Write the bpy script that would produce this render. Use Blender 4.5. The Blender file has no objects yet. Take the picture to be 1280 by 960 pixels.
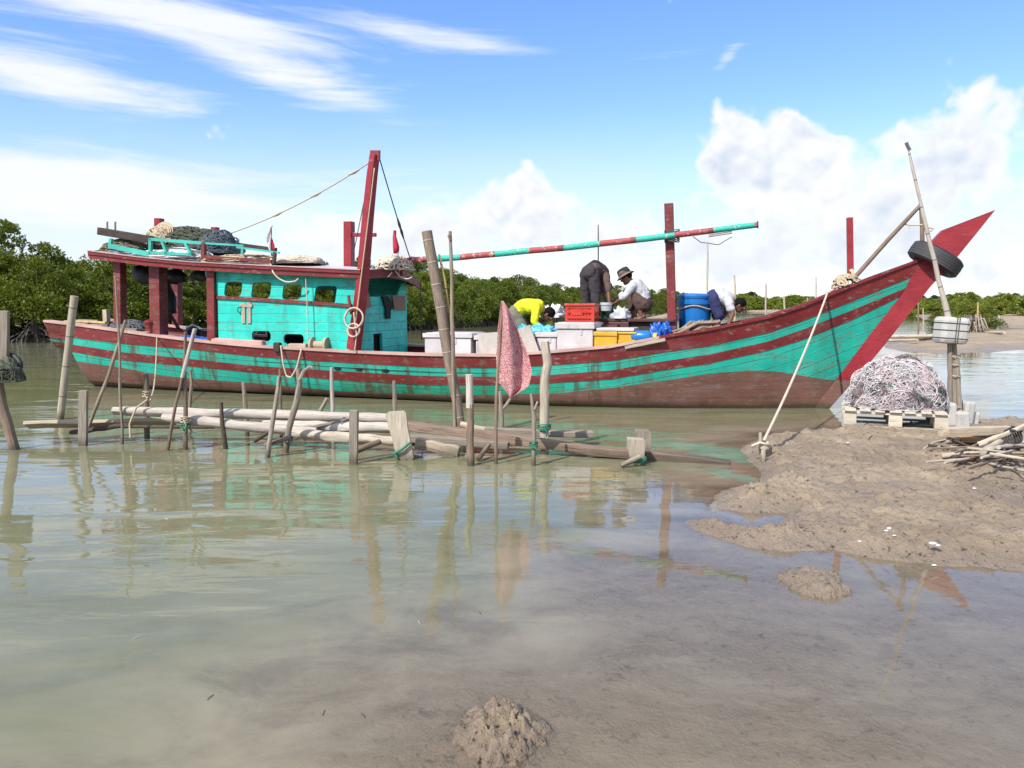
import bpy, bmesh, math, random
import numpy as np
from mathutils import Vector, Matrix, noise as mnoise
from mathutils.geometry import tessellate_polygon
random.seed(11); rng = np.random.default_rng(11)
SC = bpy.context.scene
COL = SC.collection
# ------------------------------------------------------------------ camera model: places measured from the photograph
CX, CY, F = 640., 480., 970.
PIT = math.atan(97/970); CH, SH = math.cos(PIT), math.sin(PIT); EYE = 1.6
def ray(px, py):
    a = (px-CX)/F; b = (CY-py)/F
    return Vector((a, CH+b*SH, -SH+b*CH))
def G(px, py, z=0.):
    d = ray(px, py); t = (z-EYE)/d.z
    return Vector((d.x*t, d.y*t, z))
def W(px, py, Y):
    d = ray(px, py); t = Y/d.y
    return Vector((d.x*t, Y, EYE+d.z*t))
S0 = Vector((-8.40, 16.12)); B0 = Vector((5.001, 12.183))
L0 = (B0-S0).length; AX = (B0-S0)/L0; NX = Vector((-AX.y, AX.x)); BANG = math.atan2(AX.y, AX.x)
def BP(px, py, n):                       # point of the boat's lengthwise plane at offset n (boat coordinates)
    d = ray(px, py)
    t = (n+S0.dot(NX))/(d.x*NX.x+d.y*NX.y)
    p = Vector((d.x*t, d.y*t))-S0
    return Vector((p.dot(AX), n, EYE+d.z*t))
def BW(s, n, z):
    p = S0+AX*s+NX*n
    return Vector((p.x, p.y, z))
def to_px(P):
    x, y, z = P.x, P.y, P.z-EYE
    f = y*CH-z*SH; u = y*SH+z*CH
    return CX+F*x/f, CY-F*u/f
def interp(x, pts):
    xs = [p[0] for p in pts]; ys = [p[1] for p in pts]
    return float(np.interp(x, xs, ys))
# ------------------------------------------------------------------ tags
def tag(o, label=None, cat=None, group=None, kind=None):
    if label: o['label'] = label
    if cat: o['category'] = cat
    if group: o['group'] = group
    if kind: o['kind'] = kind
    return o
def empty(name, loc, rz=0., label=None, cat=None, group=None):
    o = bpy.data.objects.new(name, None); COL.objects.link(o)
    o.location = loc; o.rotation_euler = (0, 0, rz); o.empty_display_size = .1
    return tag(o, label, cat, group)
def copy_thing(src, loc, rz=0., scale=None, label=None, group=None):
    r = src.copy(); COL.objects.link(r); r.location = loc; r.rotation_euler = (0, 0, rz)
    if scale is not None: r.scale = scale
    if label: r['label'] = label
    if group: r['group'] = group
    for ch in src.children:
        c = ch.copy(); COL.objects.link(c); c.parent = r
        for g in ch.children:
            d = g.copy(); COL.objects.link(d); d.parent = c
    return r
# ------------------------------------------------------------------ mesh builder
class MB:
    def __init__(s): s.v = []; s.f = []; s.m = []; s.uv = []
    def add(s, vs, fs, mi=0, uvs=None):
        o = len(s.v); s.v += [tuple(v) for v in vs]
        for i, f in enumerate(fs):
            s.f.append(tuple(o+k for k in f)); s.m.append(mi)
            s.uv.append(uvs[i] if uvs else None)
    def box(s, c, size, R=None, mi=0, taper=1.):
        x, y, z = [q/2 for q in size]; c = Vector(c)
        vs = []
        for k in (-1, 1):
            t = taper if k > 0 else 1.
            vs += [Vector((-x*t, -y*t, k*z)), Vector((x*t, -y*t, k*z)), Vector((x*t, y*t, k*z)), Vector((-x*t, y*t, k*z))]
        if R is not None: vs = [R @ v for v in vs]
        vs = [v+c for v in vs]
        fs = [(3, 2, 1, 0), (4, 5, 6, 7), (0, 1, 5, 4), (1, 2, 6, 5), (2, 3, 7, 6), (3, 0, 4, 7)]
        # uv: v along the longest axis
        ln = max(range(3), key=lambda i: size[i])
        loc = [(-1, -1, -1), (1, -1, -1), (1, 1, -1), (-1, 1, -1), (-1, -1, 1), (1, -1, 1), (1, 1, 1), (-1, 1, 1)]
        uvs = []
        for f in fs:
            q = []
            for k in f:
                w = [loc[k][i]*size[i]/2 for i in range(3)]
                o = [w[i] for i in range(3) if i != ln]
                q.append((o[0]+o[1]+c.x*.37+c.z, w[ln]+c.y))
            uvs.append(q)
        s.add(vs, fs, mi, uvs)
    def beam(s, a, b, w, h, mi=0, up=(0, 0, 1), wob=0.):
        """a bar from a to b: w across, h along up"""
        a = Vector(a); b = Vector(b); d = b-a; L = d.length
        z = d.normalized(); u = Vector(up)
        x = u.cross(z)
        if x.length < 1e-4: x = Vector((1, 0, 0)).cross(z)
        x.normalize(); y = z.cross(x)
        R = Matrix((x, y, z)).transposed()
        s.box((a+b)/2, (w, h, L), R, mi)
    def tube(s, path, rad, seg=8, mi=0, jit=0., cap=True, closed=False, ell=1.):
        P = [Vector(p) for p in path]; n = len(P)
        R = rad if isinstance(rad, (list, tuple)) else [rad]*n
        vs = []; ref = Vector((0.31, 0.17, .93))
        T0 = (P[1]-P[0]).normalized()
        if abs(T0.dot(ref)) > .9: ref = Vector((.9, .4, .1))
        xprev = None; dist = 0.; ds = []
        sd = random.random()*50
        for i in range(n):
            if closed: T = (P[(i+1) % n]-P[i-1])
            else: T = (P[min(i+1, n-1)]-P[max(i-1, 0)])
            if T.length < 1e-9: T = Vector((0, 0, 1))
            T.normalize()
            x = (xprev if xprev is not None else ref); x = x-T*x.dot(T)
            if x.length < 1e-5: x = Vector((1, 0, 0))
            x.normalize(); y = T.cross(x); xprev = x
            if i: dist += (P[i]-P[i-1]).length
            ds.append(dist)
            for k in range(seg):
                a = 2*math.pi*k/seg; r = R[i]
                if jit: r *= 1+jit*mnoise.noise(Vector((math.cos(a)*1.3+sd, math.sin(a)*1.3, dist*3/max(.05, R[i]*12))))*1.6
                vs.append(P[i]+x*(math.cos(a)*r)+y*(math.sin(a)*r*ell))
        fs = []; uvs = []
        m = n if closed else n-1
        for i in range(m):
            j = (i+1) % n
            for k in range(seg):
                k2 = (k+1) % seg
                fs.append((i*seg+k, i*seg+k2, j*seg+k2, j*seg+k))
                c = 2*math.pi*max(R[i], .01)/seg
                v1 = ds[j] if j > i else ds[i]+.1
                uvs.append([(k*c+sd, ds[i]), ((k+1)*c+sd, ds[i]), ((k+1)*c+sd, v1), (k*c+sd, v1)])
        if cap and not closed:
            fs.append(tuple(range(seg-1, -1, -1))); uvs.append([(0.01*k+sd, 0) for k in range(seg)])
            fs.append(tuple((n-1)*seg+k for k in range(seg))); uvs.append([(0.01*k+sd, dist) for k in range(seg)])
        s.add(vs, fs, mi, uvs)
    def lathe(s, c, prof, seg=20, mi=0, ax=None):
        c = Vector(c); vs = []; fs = []
        for r, z in prof:
            for k in range(seg):
                a = 2*math.pi*k/seg; v = Vector((r*math.cos(a), r*math.sin(a), z))
                vs.append(c+(ax @ v if ax else v))
        for i in range(len(prof)-1):
            for k in range(seg):
                k2 = (k+1) % seg
                fs.append((i*seg+k, i*seg+k2, (i+1)*seg+k2, (i+1)*seg+k))
        s.add(vs, fs, mi)
    def ball(s, c, r, seg=12, mi=0, R=None):
        c = Vector(c); r = Vector(r) if not isinstance(r, (int, float)) else Vector((r, r, r))
        vs = []; fs = []; n = max(4, seg//2)
        for i in range(n+1):
            t = math.pi*i/n
            for k in range(seg):
                a = 2*math.pi*k/seg
                v = Vector((math.sin(t)*math.cos(a)*r.x, math.sin(t)*math.sin(a)*r.y, -math.cos(t)*r.z))
                vs.append(c+(R @ v if R else v))
        for i in range(n):
            for k in range(seg):
                k2 = (k+1) % seg
                fs.append((i*seg+k, i*seg+k2, (i+1)*seg+k2, (i+1)*seg+k))
        s.add(vs, fs, mi)
    def grid(s, fn, nu, nv, mi=0, uvs=None, flip=False):
        vs = [fn(i/nu, j/nv) for j in range(nv+1) for i in range(nu+1)]
        fs = []; U = []
        for j in range(nv):
            for i in range(nu):
                a = j*(nu+1)+i; f = (a, a+1, a+nu+2, a+nu+1)
                fs.append(f[::-1] if flip else f)
                if uvs:
                    q = [uvs(i/nu, j/nv), uvs((i+1)/nu, j/nv), uvs((i+1)/nu, (j+1)/nv), uvs(i/nu, (j+1)/nv)]
                    U.append(q[::-1] if flip else q)
        s.add(vs, fs, mi, U if uvs else None)
    def plate(s, outer, holes, fn, th, mi=0, mi_edge=None):
        """outline with holes in 2-D; fn(u,v,t) -> point, t across the thickness"""
        loops = [outer]+holes
        tri = tessellate_polygon([[Vector((p[0], p[1], 0)) for p in l] for l in loops])
        flat = [p for l in loops for p in l]; n = len(flat)
        vs = [fn(p[0], p[1], 0) for p in flat]+[fn(p[0], p[1], th) for p in flat]
        fs = []; U = []
        for t in tri:
            fs.append(tuple(t)); U.append([(flat[k][0], flat[k][1]) for k in t])
            fs.append(tuple(k+n for k in reversed(t))); U.append([(flat[k][0], flat[k][1]) for k in reversed(t)])
        s.add(vs, fs, mi, U)
        fs = []; U = []
        o = 0
        for l in loops:
            m = len(l)
            for k in range(m):
                k2 = (k+1) % m
                fs.append((o+k, o+k2, o+k2+n, o+k+n)); U.append([(l[k][0], l[k][1])]*4)
            o += m
        s.add(vs, fs, mi if mi_edge is None else mi_edge, U)
    def build(s, name, mats, parent=None, smooth=None, bevel=0., loc=None, clean=False):
        me = bpy.data.meshes.new(name)
        me.from_pydata(s.v, [], s.f)
        if not isinstance(mats, (list, tuple)): mats = [mats]
        for m in mats: me.materials.append(m)
        if len(mats) > 1: me.polygons.foreach_set('material_index', s.m)
        if any(u is not None for u in s.uv):
            ul = me.uv_layers.new(name='UVMap'); dat = []
            for f, u in zip(s.f, s.uv):
                dat += [tuple(q) for q in u] if u is not None else [(0, 0)]*len(f)
            ul.data.foreach_set('uv', [c for q in dat for c in q])
        bm = bmesh.new(); bm.from_mesh(me)
        if clean: bmesh.ops.remove_doubles(bm, verts=bm.verts, dist=1e-4)
        bmesh.ops.recalc_face_normals(bm, faces=bm.faces)
        bm.to_mesh(me); bm.free()
        if smooth is not None:
            me.polygons.foreach_set('use_smooth', [True]*len(me.polygons))
            if smooth < 180: me.set_sharp_from_angle(angle=math.radians(smooth))
        o = bpy.data.objects.new(name, me); COL.objects.link(o)
        if parent: o.parent = parent
        if loc is not None: o.location = loc
        if bevel:
            b = o.modifiers.new('Bevel', 'BEVEL'); b.width = bevel; b.segments = 2; b.limit_method = 'ANGLE'; b.angle_limit = math.radians(40)
        return o
def rrect(cx, cy, w, h, r, n=4, skew=0.):
    pts = []
    for sx, sy, a0 in ((1, 1, 0), (-1, 1, 90), (-1, -1, 180), (1, -1, 270)):
        for k in range(n+1):
            a = math.radians(a0+90*k/n)
            x = sx*(w/2-r)+r*math.cos(a); y = sy*(h/2-r)+r*math.sin(a)
            pts.append((cx+x+skew*y, cy+y))
    return pts
# ------------------------------------------------------------------ material helpers
def lin(r, g=None, b=None):
    if isinstance(r, str):
        r, g, b = int(r[0:2], 16), int(r[2:4], 16), int(r[4:6], 16)
    f = lambda c: (c/255/12.92 if c/255 <= .04045 else ((c/255+.055)/1.055)**2.4)
    return (f(r), f(g), f(b), 1)
class NT:
    def __init__(s, tree): s.t = tree; s.N = tree.nodes; s.L = tree.links
    def node(s, typ, ins=None, **kw):
        n = s.N.new(typ)
        for k, v in kw.items(): setattr(n, k, v)
        for k, v in (ins or {}).items(): s.set(n.inputs[k], v)
        return n
    def set(s, sock, v):
        if isinstance(v, bpy.types.NodeSocket): s.L.new(v, sock)
        else:
            if sock.type == 'RGBA' and isinstance(v, (tuple, list)) and len(v) == 3: v = (*v, 1)
            if sock.type == 'VECTOR' and isinstance(v, (int, float)): v = (v, v, v)
            sock.default_value = v
    def math(s, op, a, b=0., c=0., clamp=False):
        n = s.N.new('ShaderNodeMath'); n.operation = op; n.use_clamp = clamp
        s.set(n.inputs[0], a); s.set(n.inputs[1], b)
        if op in ('MULTIPLY_ADD', 'SMOOTH_MIN', 'SMOOTH_MAX', 'COMPARE'): s.set(n.inputs[2], c)
        return n.outputs[0]
    def add(s, a, b): return s.math('ADD', a, b)
    def sub(s, a, b): return s.math('SUBTRACT', a, b)
    def mul(s, a, b): return s.math('MULTIPLY', a, b)
    def mx(s, a, b): return s.math('MAXIMUM', a, b)
    def mn(s, a, b): return s.math('MINIMUM', a, b)
    def sstep(s, x, a, b, lo=0., hi=1.):
        n = s.node('ShaderNodeMapRange', {'Value': x, 'From Min': a, 'From Max': b, 'To Min': lo, 'To Max': hi}, interpolation_type='SMOOTHSTEP')
        return n.outputs[0]
    def vmul(s, v, c):
        n = s.N.new('ShaderNodeVectorMath'); n.operation = 'MULTIPLY'; s.set(n.inputs[0], v); s.set(n.inputs[1], c); return n.outputs[0]
    def vadd(s, v, c):
        n = s.N.new('ShaderNodeVectorMath'); n.operation = 'ADD'; s.set(n.inputs[0], v); s.set(n.inputs[1], c); return n.outputs[0]
    def mapping(s, v, scale=(1, 1, 1), rot=(0, 0, 0), loc=(0, 0, 0)):
        return s.node('ShaderNodeMapping', {'Vector': v, 'Scale': scale, 'Rotation': rot, 'Location': loc}).outputs[0]
    def noise(s, v, scale=5., detail=4., rough=.55, dist=0., out=0, typ='FBM'):
        n = s.node('ShaderNodeTexNoise', {'Vector': v, 'Scale': scale, 'Detail': detail, 'Roughness': rough, 'Distortion': dist})
        return n.outputs[out]
    def voro(s, v, scale=5., feat='F1', out=0, rand=1.):
        n = s.node('ShaderNodeTexVoronoi', {'Vector': v, 'Scale': scale, 'Randomness': rand}, feature=feat); return n.outputs[out]
    def ramp(s, fac, stops, mode='LINEAR'):
        n = s.N.new('ShaderNodeValToRGB'); cr = n.color_ramp; cr.interpolation = mode
        while len(cr.elements) < len(stops): cr.elements.new(.5)
        for e, (p, c) in zip(cr.elements, stops):
            e.position = p; e.color = c if not isinstance(c, (int, float)) else (c, c, c, 1)
        s.set(n.inputs[0], fac); return n.outputs[0]
    def mix(s, f, a, b, typ='MIX'):
        n = s.N.new('ShaderNodeMix'); n.data_type = 'RGBA'; n.blend_type = typ
        s.set(n.inputs[0], f); s.set(n.inputs[6], a); s.set(n.inputs[7], b); return n.outputs[2]
    def bump(s, h, strength=.5, dist=.01, normal=None):
        ins = {'Height': h, 'Strength': strength, 'Distance': dist}
        if normal is not None: ins['Normal'] = normal
        return s.node('ShaderNodeBump', ins).outputs[0]
    def tc(s, name='Object'): return s.node('ShaderNodeTexCoord').outputs[name]
    def sep(s, v): n = s.node('ShaderNodeSeparateXYZ', {'Vector': v}); return n.outputs
    def comb(s, x, y, z=0.): return s.node('ShaderNodeCombineXYZ', {'X': x, 'Y': y, 'Z': z}).outputs[0]
    def pri(s, **kw):
        n = s.N.new('ShaderNodeBsdfPrincipled')
        m = {'base': 'Base Color', 'rough': 'Roughness', 'normal': 'Normal', 'metal': 'Metallic', 'spec': 'Specular IOR Level', 'alpha': 'Alpha', 'sheen': 'Sheen Weight'}
        for k, v in kw.items(): s.set(n.inputs[m.get(k, k)], v)
        return n.outputs[0]
def material(name):
    m = bpy.data.materials.new(name); m.use_nodes = True
    t = NT(m.node_tree)
    for n in list(t.N): t.N.remove(n)
    out = t.N.new('ShaderNodeOutputMaterial')
    return m, t, out.inputs['Surface']
def objco(t):                                    # object coordinates shifted per object, so copies do not repeat
    r = t.node('ShaderNodeObjectInfo').outputs['Random']
    return t.vadd(t.tc('Object'), t.comb(t.mul(r, 37.), t.mul(r, 11.), t.mul(r, 23.)))
M = {}
def m_paint(key, col, wear=.35, wood=(.30, .24, .18), rough=.55, streak=.4, dark=(.03, .025, .02), seam=0., scale=1., moss=0., scum=0., drip=0.):
    """old brush paint on planks: tone variation, flaking to bare wood, rusty runs, plank seams in UV v"""
    m, t, out = material(key)
    co = objco(t); uv = t.tc('UV')
    big = t.noise(co, 1.6*scale, 4, .6)
    base = t.mix(t.sstep(big, .35, .7), tuple(c*.82 for c in col[:3])+(1,), tuple(min(1, c*1.12+.006) for c in col[:3])+(1,))
    fade = t.noise(t.mapping(co, (1, 1, 3)), 5*scale, 5, .7)
    base = t.mix(t.sstep(fade, .55, .8, 0, .30), base, tuple(min(1, c*.8+.10) for c in col[:3])+(1,))
    fl = t.noise(t.mapping(co, (1.0, 1.0, 2.6)), 7*scale, 8, .68)
    wm = t.sstep(fl, .66-.13*wear, .70-.13*wear)
    base = t.mix(t.mul(wm, .85), base, t.mix(t.noise(co, 30, 3), wood+(1,), tuple(c*.5 for c in wood)+(1,)))
    st = t.noise(t.mapping(co, (7, 7, .7)), 1.5*scale, 4, .6)
    sm = t.mul(t.sstep(st, .6, .78), streak)
    base = t.mix(sm, base, (.11, .045, .02, 1))
    gr = t.sstep(t.noise(co, 14*scale, 6, .75), .6, .8, 0, streak)
    base = t.mix(gr, base, dark+(1,))
    if moss:
        mo = t.sstep(t.noise(t.mapping(co, (1, 1, .8)), 2.2, 7, .75), .53, .66, 0, moss)
        base = t.mix(mo, base, (.015, .05, .012, 1))
    if drip:                                   # rusty and black runs down the planks, in UV
        dn = t.noise(t.mapping(uv, (5.5, .55, 1)), 1., 6, .62)
        src = t.sstep(t.noise(t.mapping(uv, (1.1, .9, 1)), 1., 3, .6), .36, .54)
        dm = t.mul(t.mul(t.sstep(dn, .50, .60), src), t.sstep(t.sep(uv)[0], 9.8, 12.2, 1., .22))
        dc = t.mix(t.noise(uv, 2.1, 3), (.022, .018, .010, 1), (.13, .050, .016, 1))
        base = t.mix(t.mul(dm, drip), base, dc)
        sp = t.sstep(t.noise(t.mapping(uv, (1.6, 2.6, 1)), 2.3, 8, .75), .555, .60)
        base = t.mix(t.mul(sp, drip*.8), base, t.mix(t.noise(uv, 5, 2), (.03, .035, .016, 1), (.26, .21, .15, 1)))
        fd = t.sstep(t.noise(t.mapping(uv, (.7, 3, 1)), 1.5, 5, .65), .5, .72, 0, .38)
        base = t.mix(fd, base, tuple(min(1, c*.7+.13) for c in col[:3])+(1,))
    if scum:
        zz = t.sep(t.node('ShaderNodeNewGeometry').outputs['Position'])[2]
        sc = t.sstep(t.add(zz, t.mul(t.noise(t.mapping(co, (1, 1, .3)), 3.5, 6, .7), .16)), .22, .10)
        base = t.mix(t.mul(sc, scum), base, (.030, .030, .016, 1))
    hgt = t.add(t.mul(t.noise(t.mapping(co, (1, 1, 6)), 9, 5, .6), .5), t.mul(wm, -.35))
    if seam:
        v = t.sep(uv)[1]
        fr = t.math('FRACT', t.add(t.math('DIVIDE', v, seam), t.mul(t.noise(uv, 1.3, 2), .10)))
        sg = t.sstep(t.math('ABSOLUTE', t.sub(fr, .5)), .0, .045)
        brk = t.sstep(t.noise(t.mapping(uv, (1.1, 6, 1)), 1.4, 4, .6), .42, .52)
        sl = t.mul(t.sub(1., sg), brk)
        base = t.mix(t.mul(sl, .75), base, dark+(1,))
        hgt = t.sub(hgt, t.mul(t.sub(1., sg), .9))
    rg = t.sstep(fl, .4, .7, rough-.1, rough+.2)
    t.L.new(t.pri(base=base, rough=rg, spec=.4, normal=t.bump(hgt, .6, .008)), out)
    M[key] = m; return m
def m_wood(key, a, b, dark=(.05, .035, .025), crack=.5, rings=0., wet=True, rough=.8, band=None, cs=(45, 1.3)):
    """grain along UV v; darkened and wet close to the water"""
    m, t, out = material(key)
    uv = t.tc('UV'); co = objco(t)
    rnd = t.node('ShaderNodeObjectInfo').outputs['Random']
    uvs = t.vadd(uv, t.comb(t.mul(rnd, 17.), t.mul(rnd, 5.)))
    g = t.noise(t.mapping(uvs, (60, 4, 1)), 1., 6, .65)
    base = t.mix(t.sstep(g, .3, .7), a+(1,), b+(1,))
    blot = t.noise(co, 5, 5, .65)
    base = t.mix(t.sstep(blot, .5, .75, 0, .6), base, tuple(.55*c+.45*d for c, d in zip(b, dark))+(1,))
    ck = t.sstep(t.noise(t.mapping(uvs, (cs[0], cs[1], 1)), 1., 7, .7), .60, .66)
    base = t.mix(t.mul(ck, crack), base, dark+(1,))
    base = t.mix(t.sstep(rnd, 0, 1, 0, .28), base, tuple(.5*c for c in a)+(1,))
    h = t.sub(t.mul(g, .5), t.mul(ck, .9))
    if rings:
        v = t.sep(uv)[1]
        fr = t.math('FRACT', t.add(t.math('DIVIDE', v, rings), t.mul(t.noise(t.comb(0, v), 3., 1), .25)))
        rg = t.sstep(t.math('ABSOLUTE', t.sub(fr, .5)), .0, .045)
        base = t.mix(t.mul(t.sub(1., rg), .7), base, (band or dark)+(1,))
        h = t.add(h, t.mul(t.sub(1., rg), 1.))
    rgh = rough
    if wet:
        z = t.sep(t.node('ShaderNodeNewGeometry').outputs['Position'])[2]
        wl = t.sstep(t.add(z, t.mul(t.noise(co, 8, 3), .08)), .19, .06)
        base = t.mix(t.mul(wl, .7), base, (.045, .036, .022, 1))
        rgh = t.sstep(wl, 0, 1, rough, .35)
    t.L.new(t.pri(base=base, rough=rgh, spec=.35, normal=t.bump(h, .7, .006)), out)
    M[key] = m; return m
def m_plain(key, col, rough=.6, var=.15, scale=8., bump=.2, spec=.5, dirt=0., metal=0., dirtcol=(.12, .09, .06), trans=0.):
    m, t, out = material(key)
    co = objco(t)
    n = t.noise(co, scale, 5, .6)
    base = t.mix(n, tuple(c*(1-var) for c in col[:3])+(1,), tuple(min(1, c*(1+var)) for c in col[:3])+(1,))
    if dirt:
        d = t.sstep(t.noise(t.mapping(co, (1, 1, .6)), scale*.45, 7, .7), .5, .78, 0, dirt)
        base = t.mix(d, base, dirtcol+(1,))
    p = t.pri(base=base, rough=rough, spec=spec, metal=metal, normal=t.bump(t.noise(co, scale*5, 4, .6), bump, .004))
    if trans:
        tr = t.node('ShaderNodeBsdfTranslucent', {'Color': base}).outputs[0]
        p = t.node('ShaderNodeMixShader', {0: trans, 1: p, 2: tr}).outputs[0]
    t.L.new(p, out); M[key] = m; return m
def m_leaf(key, a, b, trans=.3):
    m, t, out = material(key)
    rnd = t.node('ShaderNodeObjectInfo').outputs['Random']
    isl = t.node('ShaderNodeNewGeometry').outputs['Random Per Island']
    co = objco(t)
    n = t.noise(co, .9, 3, .6)
    f = t.add(t.mul(isl, .5), t.mul(n, .5))
    base = t.mix(f, a+(1,), b+(1,))
    base = t.mix(t.sstep(rnd, 0, 1, 0, .5), base, t.vmul(base, (1.25, .98, .75)))
    base = t.mix(t.math('GREATER_THAN', isl, .95), base, (.17, .15, .03, 1))
    p = t.pri(base=base, rough=.5, spec=.35)
    tr = t.node('ShaderNodeBsdfTranslucent', {'Color': t.vmul(base, (1.3, 1.4, .6))}).outputs[0]
    t.L.new(t.node('ShaderNodeMixShader', {0: trans, 1: p, 2: tr}).outputs[0], out); M[key] = m; return m
# ------------------------------------------------------------------ materials
TEAL = (.010, .40, .295); RED = (.19, .014, .016); BROWN = (.17, .078, .058)
m_paint('teal', TEAL, wear=.55, seam=.175, streak=.35, drip=.8, wood=(.22, .22, .17))
m_paint('teal_moss', (.010, .30, .19), wear=.45, seam=.16, streak=.7, moss=.8, drip=.8, scum=.5)
m_paint('red', (.165, .014, .016), wear=.6, seam=0, streak=.4, drip=.5, wood=(.30, .17, .13))
m_paint('red_bright', (.245, .015, .022), wear=.22, streak=.15, wood=(.35, .2, .15), rough=.45)
m_paint('brown_hull', BROWN, wear=.6, seam=.13, streak=.5, drip=.7, scum=.8, wood=(.26, .18, .13))
m_paint('teal_cabin', (.012, .56, .46), wear=.6, seam=.155, streak=.15, drip=.28, wood=(.30, .30, .24))
m_paint('teal_rail', (.05, .40, .33), wear=.5, streak=.1, wood=(.35, .36, .30))
m_paint('pink_rail', (.48, .30, .26), wear=.6, streak=.2, wood=(.52, .46, .40), rough=.8)
m_paint('roof_top', (.42, .40, .46), wear=.5, streak=.2, wood=(.35, .3, .3), rough=.8)
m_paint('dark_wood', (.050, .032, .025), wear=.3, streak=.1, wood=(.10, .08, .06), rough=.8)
m_paint('deck', (.20, .12, .095), wear=.6, streak=.3, wood=(.30, .25, .2), rough=.85)
m_paint('cooler', (.53, .50, .49), wear=.25, streak=.5, wood=(.36, .32, .28), rough=.5)
m_paint('yellow', (.58, .34, .02), wear=.4, streak=.5, wood=(.35, .25, .1), rough=.45)
m_paint('crate_red', (.50, .035, .018), wear=.05, streak=.1, rough=.4)
m_paint('hatch', (.075, .028, .022), wear=.4, streak=.2, wood=(.2, .15, .11))
m_wood('grey_wood', (.19, .155, .12), (.36, .31, .25), crack=.65)
m_wood('white_wood', (.36, .31, .26), (.60, .54, .47), crack=.85, dark=(.09, .06, .04), cs=(13, .8))
m_wood('bleached', (.33, .28, .21), (.54, .47, .37), crack=.85, cs=(22, 1.))
m_wood('brown_wood', (.13, .088, .062), (.30, .22, .16))
m_wood('stick', (.17, .125, .09), (.34, .27, .20))
m_wood('dark_stick', (.045, .03, .022), (.11, .08, .06))
m_wood('bamboo', (.33, .28, .20), (.48, .42, .32), rings=.42, crack=.25, dark=(.12, .09, .06))
m_wood('palm', (.16, .115, .085), (.32, .25, .19), rings=.27, band=(.45, .40, .34), crack=.5)
m_wood('cane', (.38, .33, .27), (.55, .50, .43), rings=.34, band=(.10, .08, .06), crack=.2)
m_wood('yellow_cane', (.42, .30, .10), (.55, .42, .18), rings=.3)
m_wood('plank', (.36, .285, .20), (.56, .47, .35), crack=.4)
m_wood('orange_plank', (.34, .20, .09), (.50, .32, .16))
m_wood('pallet_wood', (.44, .38, .29), (.62, .56, .46), crack=.3)
m_plain('rope', (.42, .34, .23), .85, .3, 30, .6)
m_plain('rope_pale', (.50, .43, .34), .85, .25, 30, .6)
m_plain('rope_dark', (.06, .065, .06), .85, .3, 30, .6)
m_plain('rope_green', (.02, .16, .09), .7, .3, 30, .4)
m_plain('net_green', (.075, .085, .055), .9, .5, 14, 1.)
m_plain('net_olive', (.14, .125, .075), .9, .5, 14, 1.)
m_plain('net_grey', (.12, .135, .15), .9, .5, 14, 1.)
m_plain('net_blue', (.065, .085, .11), .8, .4, 14, .8)
m_plain('net_pink', (.80, .67, .68), .6, .3, 16, .3, trans=.25)
m_plain('net_white', (.80, .78, .78), .6, .2, 16, .3, trans=.25)
m_plain('net_core', (.15, .115, .12), .9, .6, 26, 1.)
m_plain('rubber', (.018, .018, .020), .6, .3, 10, .3, dirt=.25)
m_plain('rubber_worn', (.040, .040, .043), .75, .3, 10, .3, dirt=.4)
m_plain('tarp_blue', (.012, .10, .42), .35, .25, 5, .3, spec=.6)
m_plain('tarp_cyan', (.02, .30, .36), .4, .25, 5, .3, spec=.6)
m_plain('tarp_lightblue', (.10, .42, .60), .4, .25, 5, .3, spec=.6)
m_plain('tarp_dark', (.012, .014, .014), .6, .3, 5, .4)
m_plain('barrel_blue', (.006, .14, .42), .35, .12, 4, .1, spec=.5, dirt=.15)
m_plain('metal', (.55, .57, .58), .32, .1, 8, .1, metal=.9)
m_plain('bucket_grey', (.42, .46, .45), .4, .12, 8, .1)
m_plain('green_dark', (.01, .06, .045), .4, .2, 8, .2)
m_plain('bag_white', (.50, .52, .56), .3, .15, 6, .5, trans=.2)
m_plain('foam', (.44, .43, .40), .7, .18, 12, .8, dirt=.7, dirtcol=(.26, .22, .14))
m_plain('board_grey', (.44, .40, .36), .85, .2, 7, .4, dirt=.4)
m_plain('cardboard', (.26, .16, .11), .9, .2, 7, .3)
m_plain('black_cloth', (.008, .008, .010), .9, .3, 7, .4)
m_plain('white_shirt', (.45, .45, .47), .85, .10, 9, .6)
m_plain('yellow_shirt', (.62, .62, .01), .8, .10, 9, .6)
m_plain('dark_trousers', (.035, .030, .034), .9, .25, 9, .6)
m_plain('brown_shirt', (.10, .065, .055), .9, .25, 9, .6)
m_plain('brown_trousers', (.075, .045, .036), .9, .25, 9, .6)
m_plain('grey_shorts', (.15, .145, .11), .9, .25, 9, .6)
m_plain('blue_shorts', (.022, .026, .09), .9, .25, 9, .6)
m_plain('hat_cloth', (.17, .12, .105), .9, .25, 12, .6)
m_plain('hair', (.006, .005, .005), .8, .3, 40, .8, spec=.1)
m_plain('skin', (.155, .068, .038), .55, .15, 9, .15)
m_plain('eye_white', (.6, .58, .55), .3, .05, 9, 0)
m_plain('paper_white', (.72, .68, .63), .6, .1, 9, .2)
m_plain('flag_red', (.48, .03, .06), .8, .15, 9, .4, trans=.2)
m_plain('flag_white', (.70, .62, .62), .8, .1, 9, .4, trans=.2)
m_plain('plastic_blue', (.01, .14, .50), .4, .2, 8, .2)
m_plain('plastic_yellow', (.6, .4, .01), .4, .2, 8, .2)
m_plain('shell', (.62, .59, .54), .6, .1, 12, .2)
m_plain('near_black', (.006, .006, .006), .9, .1, 5, 0)  # black that stands for the shade inside the door hole and scuppers
m_plain('bark', (.10, .078, .06), .9, .3, 9, .6)
m_plain('root', (.15, .125, .105), .9, .3, 9, .6)
m_plain('driftwood', (.30, .25, .20), .9, .3, 9, .6)
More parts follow.
